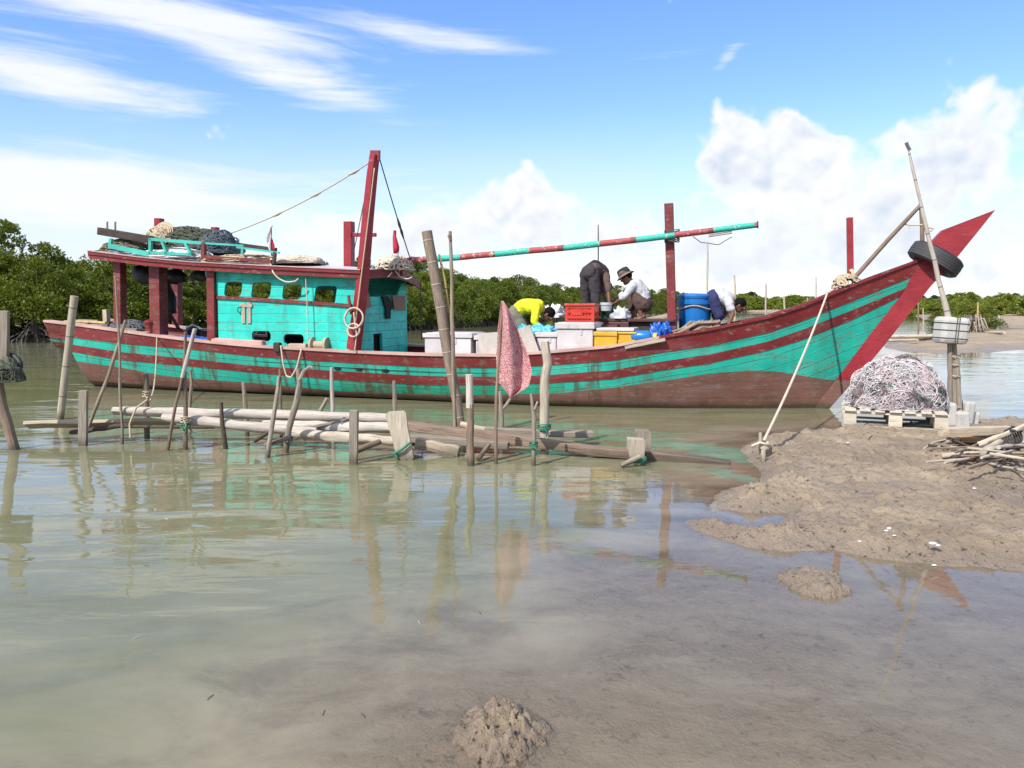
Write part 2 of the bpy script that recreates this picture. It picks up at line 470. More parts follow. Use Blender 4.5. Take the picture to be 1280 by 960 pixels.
m_leaf('leaf', (.045, .085, .009), (.15, .19, .02), .36)
m_leaf('leaf_light', (.10, .15, .02), (.22, .26, .04), .36)
m_leaf('leaf_far', (.030, .050, .032), (.055, .080, .050), .15)
def m_boom():
    m, t, out = material('boom')
    uv = t.sep(t.tc('UV')); co = objco(t)
    st = t.ramp(t.math('FRACT', t.math('DIVIDE', t.add(uv[1], t.mul(t.noise(co, 6, 2), .10)), 1.22)),
                [(0, (.30, .05, .05, 1)), (.42, (.17, .035, .035, 1)), (.5, (.02, .36, .28, 1))], 'CONSTANT')
    w = t.sstep(t.noise(t.mapping(co, (3, 3, 3)), 5, 7, .7), .56, .62, 0, .75)
    base = t.mix(w, st, (.50, .42, .36, 1))
    t.L.new(t.pri(base=base, rough=.65, normal=t.bump(w, -.4, .004)), out); M['boom'] = m
m_boom()
def m_flag():
    m, t, out = material('speckled_cloth')
    uv = t.tc('UV'); co = t.tc('Object')
    v = t.voro(uv, 90, 'F1'); n = t.noise(uv, 140, 4, .7)
    f = t.sstep(t.add(t.mul(v, .6), t.mul(n, .7)), .57, .69)
    base = t.mix(f, (.46, .030, .05, 1), (.64, .45, .44, 1))
    base = t.mix(t.sstep(t.noise(co, 7, 4), .5, .8, 0, .3), base, (.30, .10, .10, 1))
    p = t.pri(base=base, rough=.85, normal=t.bump(n, .3, .003))
    tr = t.node('ShaderNodeBsdfTranslucent', {'Color': base}).outputs[0]
    t.L.new(t.node('ShaderNodeMixShader', {0: .3, 1: p, 2: tr}).outputs[0], out); M['flag'] = m
m_flag()
def m_mud():
    m, t, out = material('mud')
    co = t.node('ShaderNodeNewGeometry').outputs['Position']
    z = t.sep(co)[2]
    a = t.noise(co, 1.1, 6, .6); b = t.noise(co, 9, 7, .65); c = t.noise(co, 55, 5, .7)
    base = t.mix(t.sstep(a, .3, .7), (.265, .20, .135, 1), (.385, .302, .21, 1))
    base = t.mix(t.sstep(b, .52, .72, 0, .55), base, (.21, .165, .140, 1))
    base = t.mix(t.sstep(t.noise(co, 2.3, 5, .6), .55, .7, 0, .45), base, (.37, .285, .165, 1))
    pit = t.sstep(t.noise(t.mapping(co, (1, 1.0, 1)), 20, 7, .78), .585, .68)
    base = t.mix(t.mul(pit, .62), base, (.075, .058, .048, 1))
    base = t.mix(t.sstep(c, .60, .75, 0, .35), base, (.40, .34, .28, 1))
    zz = t.add(z, t.add(t.mul(t.sub(b, .5), .06), t.mul(t.sub(a, .5), .05)))
    wet = t.mx(t.sstep(zz, .125, .015), t.mul(t.sstep(t.noise(co, .75, 5, .62), .48, .62), t.sstep(z, .2, .1, 0., .8)))
    base = t.mix(t.mul(wet, .52), base, (.185, .145, .115, 1))
    dry_ = t.sstep(z, -.012, .002)
    base = t.mix(t.mul(t.sub(1., dry_), .75), base, t.mix(b, (.22, .175, .135, 1), (.34, .27, .205, 1)))
    deep = t.sstep(z, -.02, -.12)
    base = t.mix(t.mul(deep, .4), base, (.26, .20, .10, 1))
    rough = t.sstep(wet, 0, 1, .9, .36)
    h = t.add(t.add(t.mul(b, 1.), t.mul(c, .38)), t.mul(pit, -.55))
    nb = t.bump(h, 1., .05)
    t.L.new(t.pri(base=base, rough=rough, spec=.4, normal=nb), out); M['mud'] = m
m_mud()
def m_water():
    m, t, out = material('water')
    geo = t.node('ShaderNodeNewGeometry'); co = geo.outputs['Position']
    dep = t.node('ShaderNodeAttribute', attribute_name='depth').outputs['Fac']
    sw = t.noise(t.mapping(co, (.8, 1.3, 1)), 1.7, 7, .66, .45)
    opa = t.sub(1., t.math('POWER', 2.718, t.mul(t.mul(t.mx(dep, 0.), t.sstep(sw, .3, .7, .5, 1.5)), -10.)))
    opa = t.mul(opa, .96)
    silt = t.noise(t.mapping(co, (.5, .9, 1)), 1.1, 6, .65, .6)
    murk = t.mix(t.sstep(silt, .3, .7), (.152, .153, .084, 1), (.205, .199, .122, 1))
    shal = t.sstep(dep, .26, .03)
    murk = t.mix(t.mul(shal, .9), murk, (.335, .288, .21, 1))
    y = t.sep(co)[1]; x = t.sep(co)[0]
    # long low swells and fine wind ripples, calmer over the shallows
    r1 = t.noise(t.mapping(co, (.55, 1.5, 1), (0, 0, .12)), 1.0, 2, .45, .35)
    r2 = t.noise(t.mapping(co, (1.1, 4.2, 1), (0, 0, -.1)), 1.5, 3, .5, .5)
    r3 = t.noise(t.mapping(co, (2.6, 9., 1), (0, 0, .06)), 2.2, 3, .55, .2)
    patch = t.sstep(t.noise(t.mapping(co, (.14, .30, 1)), 1.0, 3, .55), .42, .62)
    left = t.sstep(t.add(x, t.mul(y, .15)), 2.5, -6., .25, 1.)
    calm = t.sstep(dep, .02, .35, .16, 1.)
    h = t.add(t.mul(r1, .024), t.add(t.mul(r2, .0034), t.mul(t.mul(r3, .0028), t.mul(patch, left))))
    h = t.mul(h, calm)
    nb = t.bump(h, 1., 1.)
    fr = t.node('ShaderNodeFresnel', {'IOR': 1.333, 'Normal': nb}).outputs[0]
    dif = t.node('ShaderNodeBsdfDiffuse', {'Color': murk}).outputs[0]
    trn = t.node('ShaderNodeBsdfTransparent', {'Color': (.93, .92, .88, 1)}).outputs[0]
    body = t.node('ShaderNodeMixShader', {0: opa, 1: trn, 2: dif}).outputs[0]
    gl = t.node('ShaderNodeBsdfGlossy', {'Color': (1, 1, 1, 1), 'Roughness': .015, 'Normal': nb}).outputs[0]
    t.L.new(t.node('ShaderNodeMixShader', {0: fr, 1: body, 2: gl}).outputs[0], out); M['water'] = m
m_water()

# ------------------------------------------------------------------ sky, sun, camera
SUN_EL, SUN_AZ = 45., 220.                       # degrees; azimuth of the sun clockwise from +Y (behind and left of the camera)
def build_world():
    w = bpy.data.worlds.new('World'); SC.world = w; w.use_nodes = True
    t = NT(w.node_tree)
    for n in list(t.N): t.N.remove(n)
    out = t.N.new('ShaderNodeOutputWorld')
    sky = t.node('ShaderNodeTexSky', sky_type='NISHITA')
    sky.sun_disc = False; sky.sun_elevation = math.radians(SUN_EL); sky.sun_rotation = math.radians(SUN_AZ)
    sky.altitude = 0; sky.air_density = 1.0; sky.dust_density = .6; sky.ozone_density = 2.2
    d = t.tc('Generated'); x, y, z = t.sep(d)
    A = t.mul(t.math('ARCTAN2', x, y), 57.2958)
    L = t.mul(t.math('ARCSINE', z), 57.2958)
    def ad(px, py):
        r = ray(px, py).normalized(); return math.degrees(math.atan2(r.x, r.y)), math.degrees(math.asin(r.z))
    def blob(px, py, sx, sy, rot=0.):
        a, l = ad(px, py); sx *= .059; sy *= .059
        da = t.sub(A, a); dl = t.sub(L, l); c, s_ = math.cos(rot), math.sin(rot)
        u = t.add(t.mul(da, c/sx), t.mul(dl, s_/sx)); v = t.add(t.mul(da, -s_/sy), t.mul(dl, c/sy))
        return t.math('POWER', 2.718, t.mul(t.add(t.mul(u, u), t.mul(v, v)), -1.))
    def total(bl):
        r = None
        for amp, *b in bl:
            q = t.mul(blob(*b), amp); r = q if r is None else t.add(r, q)
        return r
    # a touch more saturation than the raw model sky
    hs = t.node('ShaderNodeHueSaturation', {'Hue': .5, 'Saturation': 1.18, 'Value': 1.0, 'Color': sky.outputs[0]}).outputs[0]
    base = t.mix(1., hs, SKY_TINT, 'MULTIPLY')
    P = t.comb(A, L, 0.)
    Wt = (6.5, 6.65, 6.85, 1)
    # veil of thin cloud towards the horizon
    vn = t.noise(t.mapping(P, (.035, .14, 1)), 1., 5, .55, .4)
    veil = t.mul(t.sstep(L, 15., 3.5), t.sstep(vn, .30, .62, .38, 1.))
    col = t.mix(t.mul(veil, .78), base, (5.5, 6.0, 6.9, 1))
    # cirrus streaks, upper left
    rot = math.radians(9)
    cn = t.noise(t.mapping(P, (.045, .40, 1), (0, 0, rot)), 1., 8, .62, .8)
    cn2 = t.noise(t.mapping(P, (.16, 1.5, 1), (0, 0, rot+.12)), 1., 4, .6, .4)
    cb = total([(.92, 230, 20, 360, 24, -.04), (.62, 560, 46, 130, 14, -.14), (1.0, 40, 90, 130, 30, -.10), (.35, 190, 128, 110, 14, -.12), (.85, 370, 100, 130, 26, -.25), (.40, 250, 120, 60, 12, -.1),
                (.95, 40, 225, 170, 36, -.1), (.60, 260, 270, 300, 44, -.03), (.55, 908, 74, 22, 8, .75), (.30, 430, 225, 170, 18, 0.)])
    cir = t.sstep(t.add(t.add(t.mul(cn, 1.0), t.mul(cn2, .30)), t.mul(cb, .50)), .78, 1.22)
    cir = t.mul(cir, t.sstep(L, -1., 2.))
    col = t.mix(t.mul(cir, .92), col, Wt)
    # heaped cumulus
    wv = t.node('ShaderNodeTexNoise', {'Vector': P, 'Scale': .11, 'Detail': 3, 'Roughness': .55}).outputs['Color']
    Pw = t.vadd(P, t.vmul(t.vadd(wv, (-.5, -.5, -.5)), (5.5, 4., 0)))
    def dens(Q):
        big = t.noise(t.mapping(Q, (.115, .15, 1)), 1., 6, .56)
        vo = t.voro(t.mapping(Q, (.36, .42, 1)), 1., 'F1')
        vo2 = t.voro(t.mapping(Q, (.95, 1.1, 1)), 1., 'F1')
        return t.add(t.math('MULTIPLY_ADD', t.sub(big, .5), 1.45, .5), t.add(t.mul(t.sub(.5, vo), .34), t.mul(t.sub(.5, vo2), .15)))
    bias = total([(.36, 1010, 225, 130, 74), (.32, 1200, 200, 150, 70), (-.22, 1085, 175, 50, 45), (-.20, 760, 190, 60, 60), (.42, 905, 178, 44, 58), (.26, 990, 190, 90, 40), (.30, 1100, 330, 330, 60), (.50, 655, 240, 56, 34), (.26, 600, 275, 70, 36),
                  (.26, 800, 310, 240, 50), (.26, 1200, 150, 130, 36), (.22, 745, 262, 70, 34), (-.30, 790, 180, 90, 60), (.30, 500, 285, 160, 40), (.22, 200, 290, 300, 45), (.28, 780, 220, 60, 26)])
    back = t.mul(t.sstep(t.math('ABSOLUTE', A), 42., 60.), t.mul(t.sstep(L, 48., 12.), .34))
    bias = t.add(bias, back)
    d0 = t.add(dens(Pw), bias)
    cov = t.sstep(d0, .77, 1.0)
    def billow(Q):
        r = None
        for s_, a_ in ((.17, .62), (.40, .34), (.95, .17)):
            f = t.voro(t.mapping(Q, (s_, s_*1.15, 1)), 1., 'F1'); q = t.mul(t.sub(1., t.mul(f, f)), a_)
            r = q if r is None else t.add(r, q)
        return t.add(r, t.mul(t.noise(t.mapping(Q, (.5, .6, 1)), 1., 5, .62), .34))
    Pb = t.vadd(P, t.vmul(t.vadd(wv, (-.5, -.5, -.5)), (3., 2.4, 0)))
    hb0, hb1 = billow(Pb), billow(t.vadd(Pb, (-.42, .75, 0)))
    thick = t.sstep(d0, .85, 1.15)
    lit = t.math('MULTIPLY_ADD', t.sub(hb0, hb1), 2.3, .66, clamp=True)
    big_ = t.sstep(t.noise(t.mapping(P, (.10, .16, 1)), 1., 3, .5), .35, .62, -.22, .16)
    lit = t.math('ADD', t.mul(lit, thick), t.add(t.mul(t.sub(1., thick), .92), t.mul(big_, thick)), clamp=True)
    shade = t.mix(lit, (4.5, 4.95, 5.65, 1), (6.9, 6.9, 6.95, 1))
    low = t.sstep(L, 8., 1.5, 0., .55)
    shade = t.mix(low, shade, (5.0, 5.5, 6.3, 1))
    col = t.mix(t.mul(cov, .95), col, shade)
    hi = t.mul(t.sstep(L, 22., 34.), t.sstep(t.noise(t.mapping(d, (1.6, 2.2, 2.)), 1.3, 6, .6, .5), .36, .62, .25, .9))
    col = t.mix(hi, col, (6.0, 6.2, 6.5, 1))
    col = t.mix(t.sstep(L, -1.0, -2.5), col, (2.2, 2.1, 1.9, 1))
    bg = t.node('ShaderNodeBackground', {'Color': col, 'Strength': .1})
    t.L.new(bg.outputs[0], out.inputs['Surface'])
    w.cycles.sampling_method = 'MANUAL'; w.cycles.sample_map_resolution = 512
SKY_TINT = (1.46, 1.40, 1.60, 1)
build_world()
sl = bpy.data.lights.new('sun', 'SUN'); sl.energy = 4.0; sl.angle = math.radians(.55); sl.color = (1., .955, .88)
so = bpy.data.objects.new('sun', sl); COL.objects.link(so)
a_, e_ = math.radians(SUN_AZ), math.radians(SUN_EL)
sv = Vector((math.sin(a_)*math.cos(e_), math.cos(a_)*math.cos(e_), math.sin(e_)))
so.rotation_euler = sv.to_track_quat('Z', 'Y').to_euler(); so.location = (-20, -20, 30)
cam = bpy.data.cameras.new('camera'); cam.sensor_fit = 'HORIZONTAL'; cam.sensor_width = 36.; cam.lens = 36.*F/1280
cam.clip_start = .05; cam.clip_end = 6000
co_ = bpy.data.objects.new('camera', cam); COL.objects.link(co_)
co_.location = (0, 0, EYE); co_.rotation_euler = (math.pi/2-PIT, 0, 0); SC.camera = co_
SC.view_settings.view_transform = 'Standard'; SC.view_settings.look = 'None'; SC.view_settings.exposure = .62; SC.view_settings.gamma = 1.; SC.view_settings.use_curve_mapping = False
cy = SC.cycles
cy.use_denoising = True
try: cy.denoiser = 'OPENIMAGEDENOISE'; cy.denoising_input_passes = 'RGB_ALBEDO_NORMAL'; cy.denoising_prefilter = 'ACCURATE'
except Exception: pass
cy.max_bounces = 7; cy.diffuse_bounces = 2; cy.glossy_bounces = 3; cy.transmission_bounces = 3; cy.transparent_max_bounces = 10
cy.caustics_reflective = False; cy.caustics_refractive = False; cy.sample_clamp_indirect = 6.
cy.use_adaptive_sampling = True; cy.adaptive_threshold = .01

# ------------------------------------------------------------------ ground and water
_GR = {}
def pnoise(x, y, seed=0):
    n = 256
    if seed not in _GR:
        g = np.random.default_rng(seed).uniform(0, 2*np.pi, (n, n)); _GR[seed] = (np.cos(g), np.sin(g))
    gx, gy = _GR[seed]
    xi = np.floor(x).astype(int); yi = np.floor(y).astype(int); fx = x-xi; fy = y-yi
    u = fx*fx*fx*(fx*(fx*6-15)+10); v = fy*fy*fy*(fy*(fy*6-15)+10)
    def dot(a, b): return gx[(xi+a) % n, (yi+b) % n]*(fx-a)+gy[(xi+a) % n, (yi+b) % n]*(fy-b)
    return ((dot(0, 0)*(1-u)+dot(1, 0)*u)*(1-v)+(dot(0, 1)*(1-u)+dot(1, 1)*u)*v)*1.5
def fbm(x, y, seed=0, octv=4, gain=.5, ridge=False):
    s = 0; a = 1.; f = 1.; tot = 0
    for k in range(octv):
        q = pnoise(x*f, y*f, seed+k)
        s = s+a*((1-2*np.abs(q)) if ridge else q); tot += a; a *= gain; f *= 2.03
    return s/tot
def worley(x, y, seed=0):
    n = 128
    if ('w', seed) not in _GR:
        r_ = np.random.default_rng(seed+900); _GR[('w', seed)] = (r_.random((n, n)), r_.random((n, n)), r_.random((n, n)))
    ox, oy, hv = _GR[('w', seed)]
    xi = np.floor(x).astype(int); yi = np.floor(y).astype(int); f1 = np.full(x.shape, 9.); f2 = f1.copy(); hh = np.zeros(x.shape)
    for a in (-1, 0, 1):
        for b in (-1, 0, 1):
            i, j = (xi+a) % n, (yi+b) % n
            d = np.hypot(xi+a+ox[i, j]-x, yi+b+oy[i, j]-y); nw = d < f1
            f2 = np.where(nw, f1, np.minimum(f2, d)); hh = np.where(nw, hv[i, j], hh); f1 = np.minimum(f1, d)
    return f1, f2, hh
def clods(x, y, size, seed):
    """broken lumps of mud: random block heights with rounded tops and cracks between"""
    wx = x+fbm(x/size*.6, y/size*.6, seed+7, 2)*size*.7; wy = y+fbm(x/size*.6, y/size*.6, seed+17, 2)*size*.7
    f1, f2, h = worley(wx/size, wy/size, seed)
    return (.35+.65*h)*np.clip((f2-f1)*3.2, 0, 1)**.6*(1-.35*np.clip(f1, 0, 1)**2)
def sdist(x, y, poly):
    """signed distance to a polygon, positive inside"""
    P = np.array([(p[0], p[1]) for p in poly]); n = len(P)
    dm = np.full(x.shape, 1e9); ins = np.zeros(x.shape, bool)
    for i in range(n):
        a = P[i]; b = P[(i+1) % n]; e = b-a
        wx = x-a[0]; wy = y-a[1]
        tt = np.clip((wx*e[0]+wy*e[1])/(e @ e+1e-12), 0, 1)
        dm = np.minimum(dm, np.hypot(wx-e[0]*tt, wy-e[1]*tt))
        c = ((a[1] > y) != (b[1] > y))
        with np.errstate(divide='ignore', invalid='ignore'):
            xc = a[0]+(y-a[1])*e[0]/(e[1] if e[1] != 0 else 1e-12)
        ins ^= (c & (x < xc))
    return np.where(ins, dm, -dm)
BANK = [G(*p) for p in [(925, 557), (960, 545)]]+[G(*p, .09) for p in [(1005, 534), (1062, 529), (1120, 525), (1190, 521), (1290, 520), (1700, 520)]]+[G(*p) for p in [ (1700, 712), (1280, 710), (1137, 704), (1085, 697),
                        (1040, 685), (987, 690), (930, 682), (866, 662), (858, 652), (890, 649), (935, 662), (985, 658), (985, 640), (940, 640), (900, 636), (889, 622), (915, 611), (955, 607), (958, 590), (935, 574)]]
ISLE = [G(*p) for p in [(968, 722), (1000, 712), (1045, 716), (1062, 740), (1040, 752), (1000, 742)]]
MOUND = G(624, 918)
SHAL = [G(*p) for p in [(760, 690), (860, 650), (930, 600), (960, 560), (1300, 560), (1900, 700), (2200, 1100), (600, 1100), (470, 960), (560, 880), (680, 800)]]
FARISLE = [G(*p) for p in [(1096, 432), (1112, 424), (1160, 417), (1215, 415), (1290, 412), (1500, 410), (1500, 434), (1290, 436), (1180, 443), (1146, 441), (1120, 437)]]
SMALLISLE = [G(*p) for p in [(1070, 486), (1080, 462), (1096, 458), (1130, 462), (1140, 480), (1100, 490)]]
SHORE = [(-75, 24), (-45, 29), (-22, 33.5), (-11, 44), (-4, 58), (5, 88), (16, 122), (40, 170), (66, 215), (78, 190), (62, 118), (56.5, 110), (48, 95), (37, 60), (34, 53), (44, 50), (70, 48), (160, 45)]
LANDP = SHORE+[(3000, 60), (3000, 3000), (-3000, 3000), (-3000, 10)]
def height(x, y):
    wob = fbm(x*.9, y*.9, 3, 3)*.22
    h = np.full(x.shape, -.62)
    sb = sdist(x, y, BANK)+fbm(x*2.3, y*2.3, 40, 3)*.10
    top = .062+.028*fbm(x*.55, y*.55, 11, 3)
    clod = np.clip(fbm(x*3.1, y*3.1, 21, 5, .62, True), 0, 1)*.075
    fine = fbm(x*11, y*11, 31, 5, .65)*.030+np.clip(fbm(x*6, y*6, 61, 4, .65)-.10, 0, 1)*.11-np.clip(fbm(x*4, y*4, 66, 4, .6)-.22, 0, 1)*.12
    edge = np.clip(1-sb/.55, 0, 1); patchy = np.clip(fbm(x*1.2, y*1.2, 67, 3)*2.2+.15, 0, 1)
    lump = clods(x, y, .11, 3)*.042*np.maximum(edge*.6, patchy*.8)+clods(x, y, .042, 4)*.020*np.maximum(edge, patchy)+clods(x, y, .30, 6)*.022-.012
    hb = np.where(sb > 0, np.minimum(sb*.26, top)+(clod*.5+fine*.8+lump)*np.clip(sb*5, .25, 1), sb*.22)
    h = np.maximum(h, hb)
    ss = sdist(x, y, SHAL)
    ss = ss+.45*fbm(x*.9, y*.9, 53, 3)
    hs = -.030+.024*fbm(x*.8, y*.8, 51, 4)+fbm(x*7, y*7, 52, 4, .6)*.012+np.where(ss > .5, 0, -(np.clip(.5-ss, 0, 9)**1.5)*.13)
    h = np.maximum(h, hs)
    si = sdist(x, y, ISLE)+fbm(x*7, y*7, 70, 3)*.06
    h = np.maximum(h, np.where(si > 0, np.minimum(si*.35, .04)+fine*.5+.03*clods(x, y, .07, 8), -.03+si*.25))
    r = np.hypot(x-MOUND.x, (y-MOUND.y)*.85)+fbm(x*9, y*9, 80, 3)*.05
    rock = fbm(x*14, y*14, 81, 5, .62, True)
    mh = .070*np.clip(1-(r/.18)**2, -1, 1)+np.clip(1.15-(r/.24), 0, 1)*(.080*clods(x, y, .050, 1)+.034*clods(x, y, .021, 2)+.02*rock-.035)-.02
    h = np.maximum(h, np.where(r < .36, mh, -9))
    r2 = np.hypot(x-MOUND.x, y-MOUND.y)
    h = np.maximum(h, -.020-.030*r2-.10*np.clip(r2-.35, 0, 9)**1.4+(.018*fbm(x*6, y*6, 83, 4)+.012*clods(x, y, .07, 5)*np.clip(1-r2, 0, 1)))
    for P, tp, sl_ in ((FARISLE, .20, .10), (SMALLISLE, .12, .2)):
        s = sdist(x, y, P)+fbm(x*.5, y*.5, 90, 3)*.8*(tp > .15)
        h = np.maximum(h, np.where(s > 0, np.minimum(s*sl_, tp)+fbm(x*2, y*2, 91, 4)*.05, s*.15))
    sl2 = sdist(x, y, LANDP)+fbm(x*.2, y*.2, 95, 3)*1.6
    h = np.maximum(h, np.where(sl2 > 1.5, np.minimum(np.clip(sl2-1.5, 0, 99)*.10-.02, .55)+fbm(x*.7, y*.7, 96, 4)*.10, np.minimum(sl2-1.5, 0)*.12-.02))
    hc = np.clip((1.9-y)*.25, -.62, .12)          # the near shore the photographer stands on
    h = np.maximum(h, hc)
    return h
def axis_x():
    a = [-.75]; 
    while a[-1] < 2.6: a.append(a[-1]+.0125)
    while a[-1] < 8.5: a.append(a[-1]+.034)
    st = .05
    while a[-1] < 3000: a.append(a[-1]+st); st *= 1.055
    b = [-.75]; st = .02
    while b[-1] > -3000: b.append(b[-1]-st); st *= 1.06
    return np.array(sorted(set(b+a)))
def axis_y():
    a = [-60, -20, -6, -2, 0, .8, 1.4, 1.8, 2.1, 2.3]
    while a[-1] < 13.5: a.append(a[-1]*1.0052)
    while a[-1] < 70: a.append(a[-1]*1.014)
    while a[-1] < 3000: a.append(a[-1]*1.05)
    return np.array(a)
gx, gy = axis_x(), axis_y()
XX, YY = np.meshgrid(gx, gy)
HH = height(XX, YY)
def sheet(name, Z, mat, keep=None):
    ny, nx = Z.shape
    co = np.stack([XX, YY, Z], -1).reshape(-1, 3)
    idx = np.arange(ny*nx).reshape(ny, nx)
    q = np.stack([idx[:-1, :-1], idx[:-1, 1:], idx[1:, 1:], idx[1:, :-1]], -1).reshape(-1, 4)
    if keep is not None: q = q[keep.reshape(-1)]
    me = bpy.data.meshes.new(name)
    me.vertices.add(len(co)); me.vertices.foreach_set('co', co.reshape(-1).astype(np.float32))
    me.loops.add(len(q)*4); me.loops.foreach_set('vertex_index', q.reshape(-1).astype(np.int32))
    me.polygons.add(len(q)); me.polygons.foreach_set('loop_start', (np.arange(len(q))*4).astype(np.int32))
    me.polygons.foreach_set('use_smooth', np.ones(len(q), bool))
    me.update(calc_edges=True); me.materials.append(mat)
    o = bpy.data.objects.new(name, me); COL.objects.link(o)
    return o
ground = sheet('ground', HH, M['mud'])
tag(ground, 'brown tidal mud bank and creek bed with cracked clods', 'mud', kind='structure')
mn_ = np.minimum.reduce([HH[:-1, :-1], HH[:-1, 1:], HH[1:, 1:], HH[1:, :-1]])
water = sheet('water', np.zeros_like(HH), M['water'], keep=mn_ < .02)
at = water.data.attributes.new('depth', 'FLOAT', 'POINT'); at.data.foreach_set('value', (-HH).reshape(-1).astype(np.float32))
tag(water, 'murky green creek water with calm reflections of the boat', 'water', kind='structure')
def gz(x, y):
    return float(height(np.array([[x]]), np.array([[y]]))[0, 0])
# ------------------------------------------------------------------ the fishing boat (boat coordinates: x forward, y away from the camera, z up from the water)
boat = empty('fishing_boat', (S0.x, S0.y, 0), BANG, 'long teal and red wooden fishing boat moored beside the broken jetty', 'boat')
PB = dict(parent=boat)
SHEER = [(50, 402), (100, 408), (150, 415), (200, 422), (250, 428), (320, 434.5), (400, 439), (450, 442), (530, 445), (620, 446), (684, 442), (764, 435), (838, 421), (880, 415), (960, 398.5), (1005, 384), (1067, 358), (1149, 327), (1200, 306)]
BAND1 = [(50, 414), (92, 422), (150, 429.5), (250, 438), (320, 446), (425, 453), (530, 459), (620, 460), (684, 457), (764, 451), (838, 439), (880, 434), (960, 416), (1005, 400.6), (1067, 376), (1130, 350), (1200, 320)]
BAND2 = [(50, 424), (92, 431), (150, 440), (250, 450), (320, 457.5), (425, 464), (530, 470), (620, 471), (684, 469), (764, 463), (838, 450), (880, 444.5), (960, 427), (1005, 411.5), (1067, 387), (1130, 361), (1200, 330)]
BAND3 = [(50, 433), (92, 440), (150, 450), (250, 459), (320, 466), (425, 475), (530, 481), (620, 481), (684, 479), (764, 474), (838, 461), (880, 455.5), (960, 438), (1005, 424), (1067, 399), (1130, 368), (1200, 340)]
BAND4 = [(50, 444), (100, 452), (160, 461), (200, 469), (250, 474), (320, 479), (425, 489), (530, 493), (620, 494), (705, 491), (770, 484), (847, 473.5), (880, 467.5), (936, 463), (970, 464), (1005, 470), (1037, 475), (1100, 480)]
HB = [(-.9, .80), (-.4, .88), (1, 1.0), (3, 1.14), (6, 1.25), (8, 1.28), (9.6, 1.25), (11, 1.09), (12, .90), (13, .66), (14, .40), (14.8, .16), (15.3, .075), (16, .06)]      # half breadth at the rail
HW = [(-.9, .42), (0, .48), (1, .62), (2.5, .72), (4, .74), (6.5, .80), (8, .92), (9.6, 1.0), (11, .85), (12, .64), (13, .36), (13.6, .14), (14, .045), (16, .03)]            # at the water
Z0 = []
for px_, py_, n_ in [(46, 436, -.8), (57, 437.5, -.8), (74, 441, -.75), (90, 443, -.7), (100, 456, -.55), (109, 469, -.5), (117, 482, -.46)]:
    p_ = BP(px_, py_, n_); Z0.append((p_.x, max(0., p_.z)))
Z0.append((13.75, 0.))
for px_, py_ in [(1029, 500), (1048, 478), (1069, 456), (1089, 431), (1110, 406), (1127, 384), (1144, 361), (1158, 341), (1172, 322)]:
    p_ = BP(px_, py_, 0); Z0.append((p_.x, p_.z))
Z0 = [q for q in Z0 if q[0] <= 13.75 or q[1] > .02]; Z0.append((16.5, 3.4))
def zcurve(s, pts, frac=1.):
    """height of a painted line on the near side at station s, found by looking where the photograph has it"""
    z = .6
    for _ in range(14):
        y = hy(s, z) if pts is not SHEER else interp(s, HB)
        P = BW(s, -y, z); px, py = to_px(P)
        d = ray(px, interp(px, pts))
        t = math.hypot(P.x, P.y)/math.hypot(d.x, d.y)
        z = .5*z+.5*(EYE+d.z*t)
    return z
_zs = {}
def zsheer(s):
    k = round(s, 3)
    if k not in _zs: _zs[k] = zcurve(s, SHEER)
    return _zs[k]
def hy(s, z):
    b = interp(s, HB); w = interp(s, HW); z0 = interp(s, Z0); zs = zsheer(s)
    if z >= z0:
        f = min(1., max(0., (z-z0)/max(.05, zs-z0)))
        p = np.interp(s, [0, 6, 10, 13, 14], [.42, .40, .5, .92, 1.0])
        return w+(b-w)*f**p
    return w*max(0., 1+(z-z0)/.5)**.5
ST = [-.72, -.66, -.56, -.46, -.36, -.25, -.15, -.05, .1]+list(np.linspace(.5, 12.5, 34))+list(np.linspace(12.75, 15.34, 22))
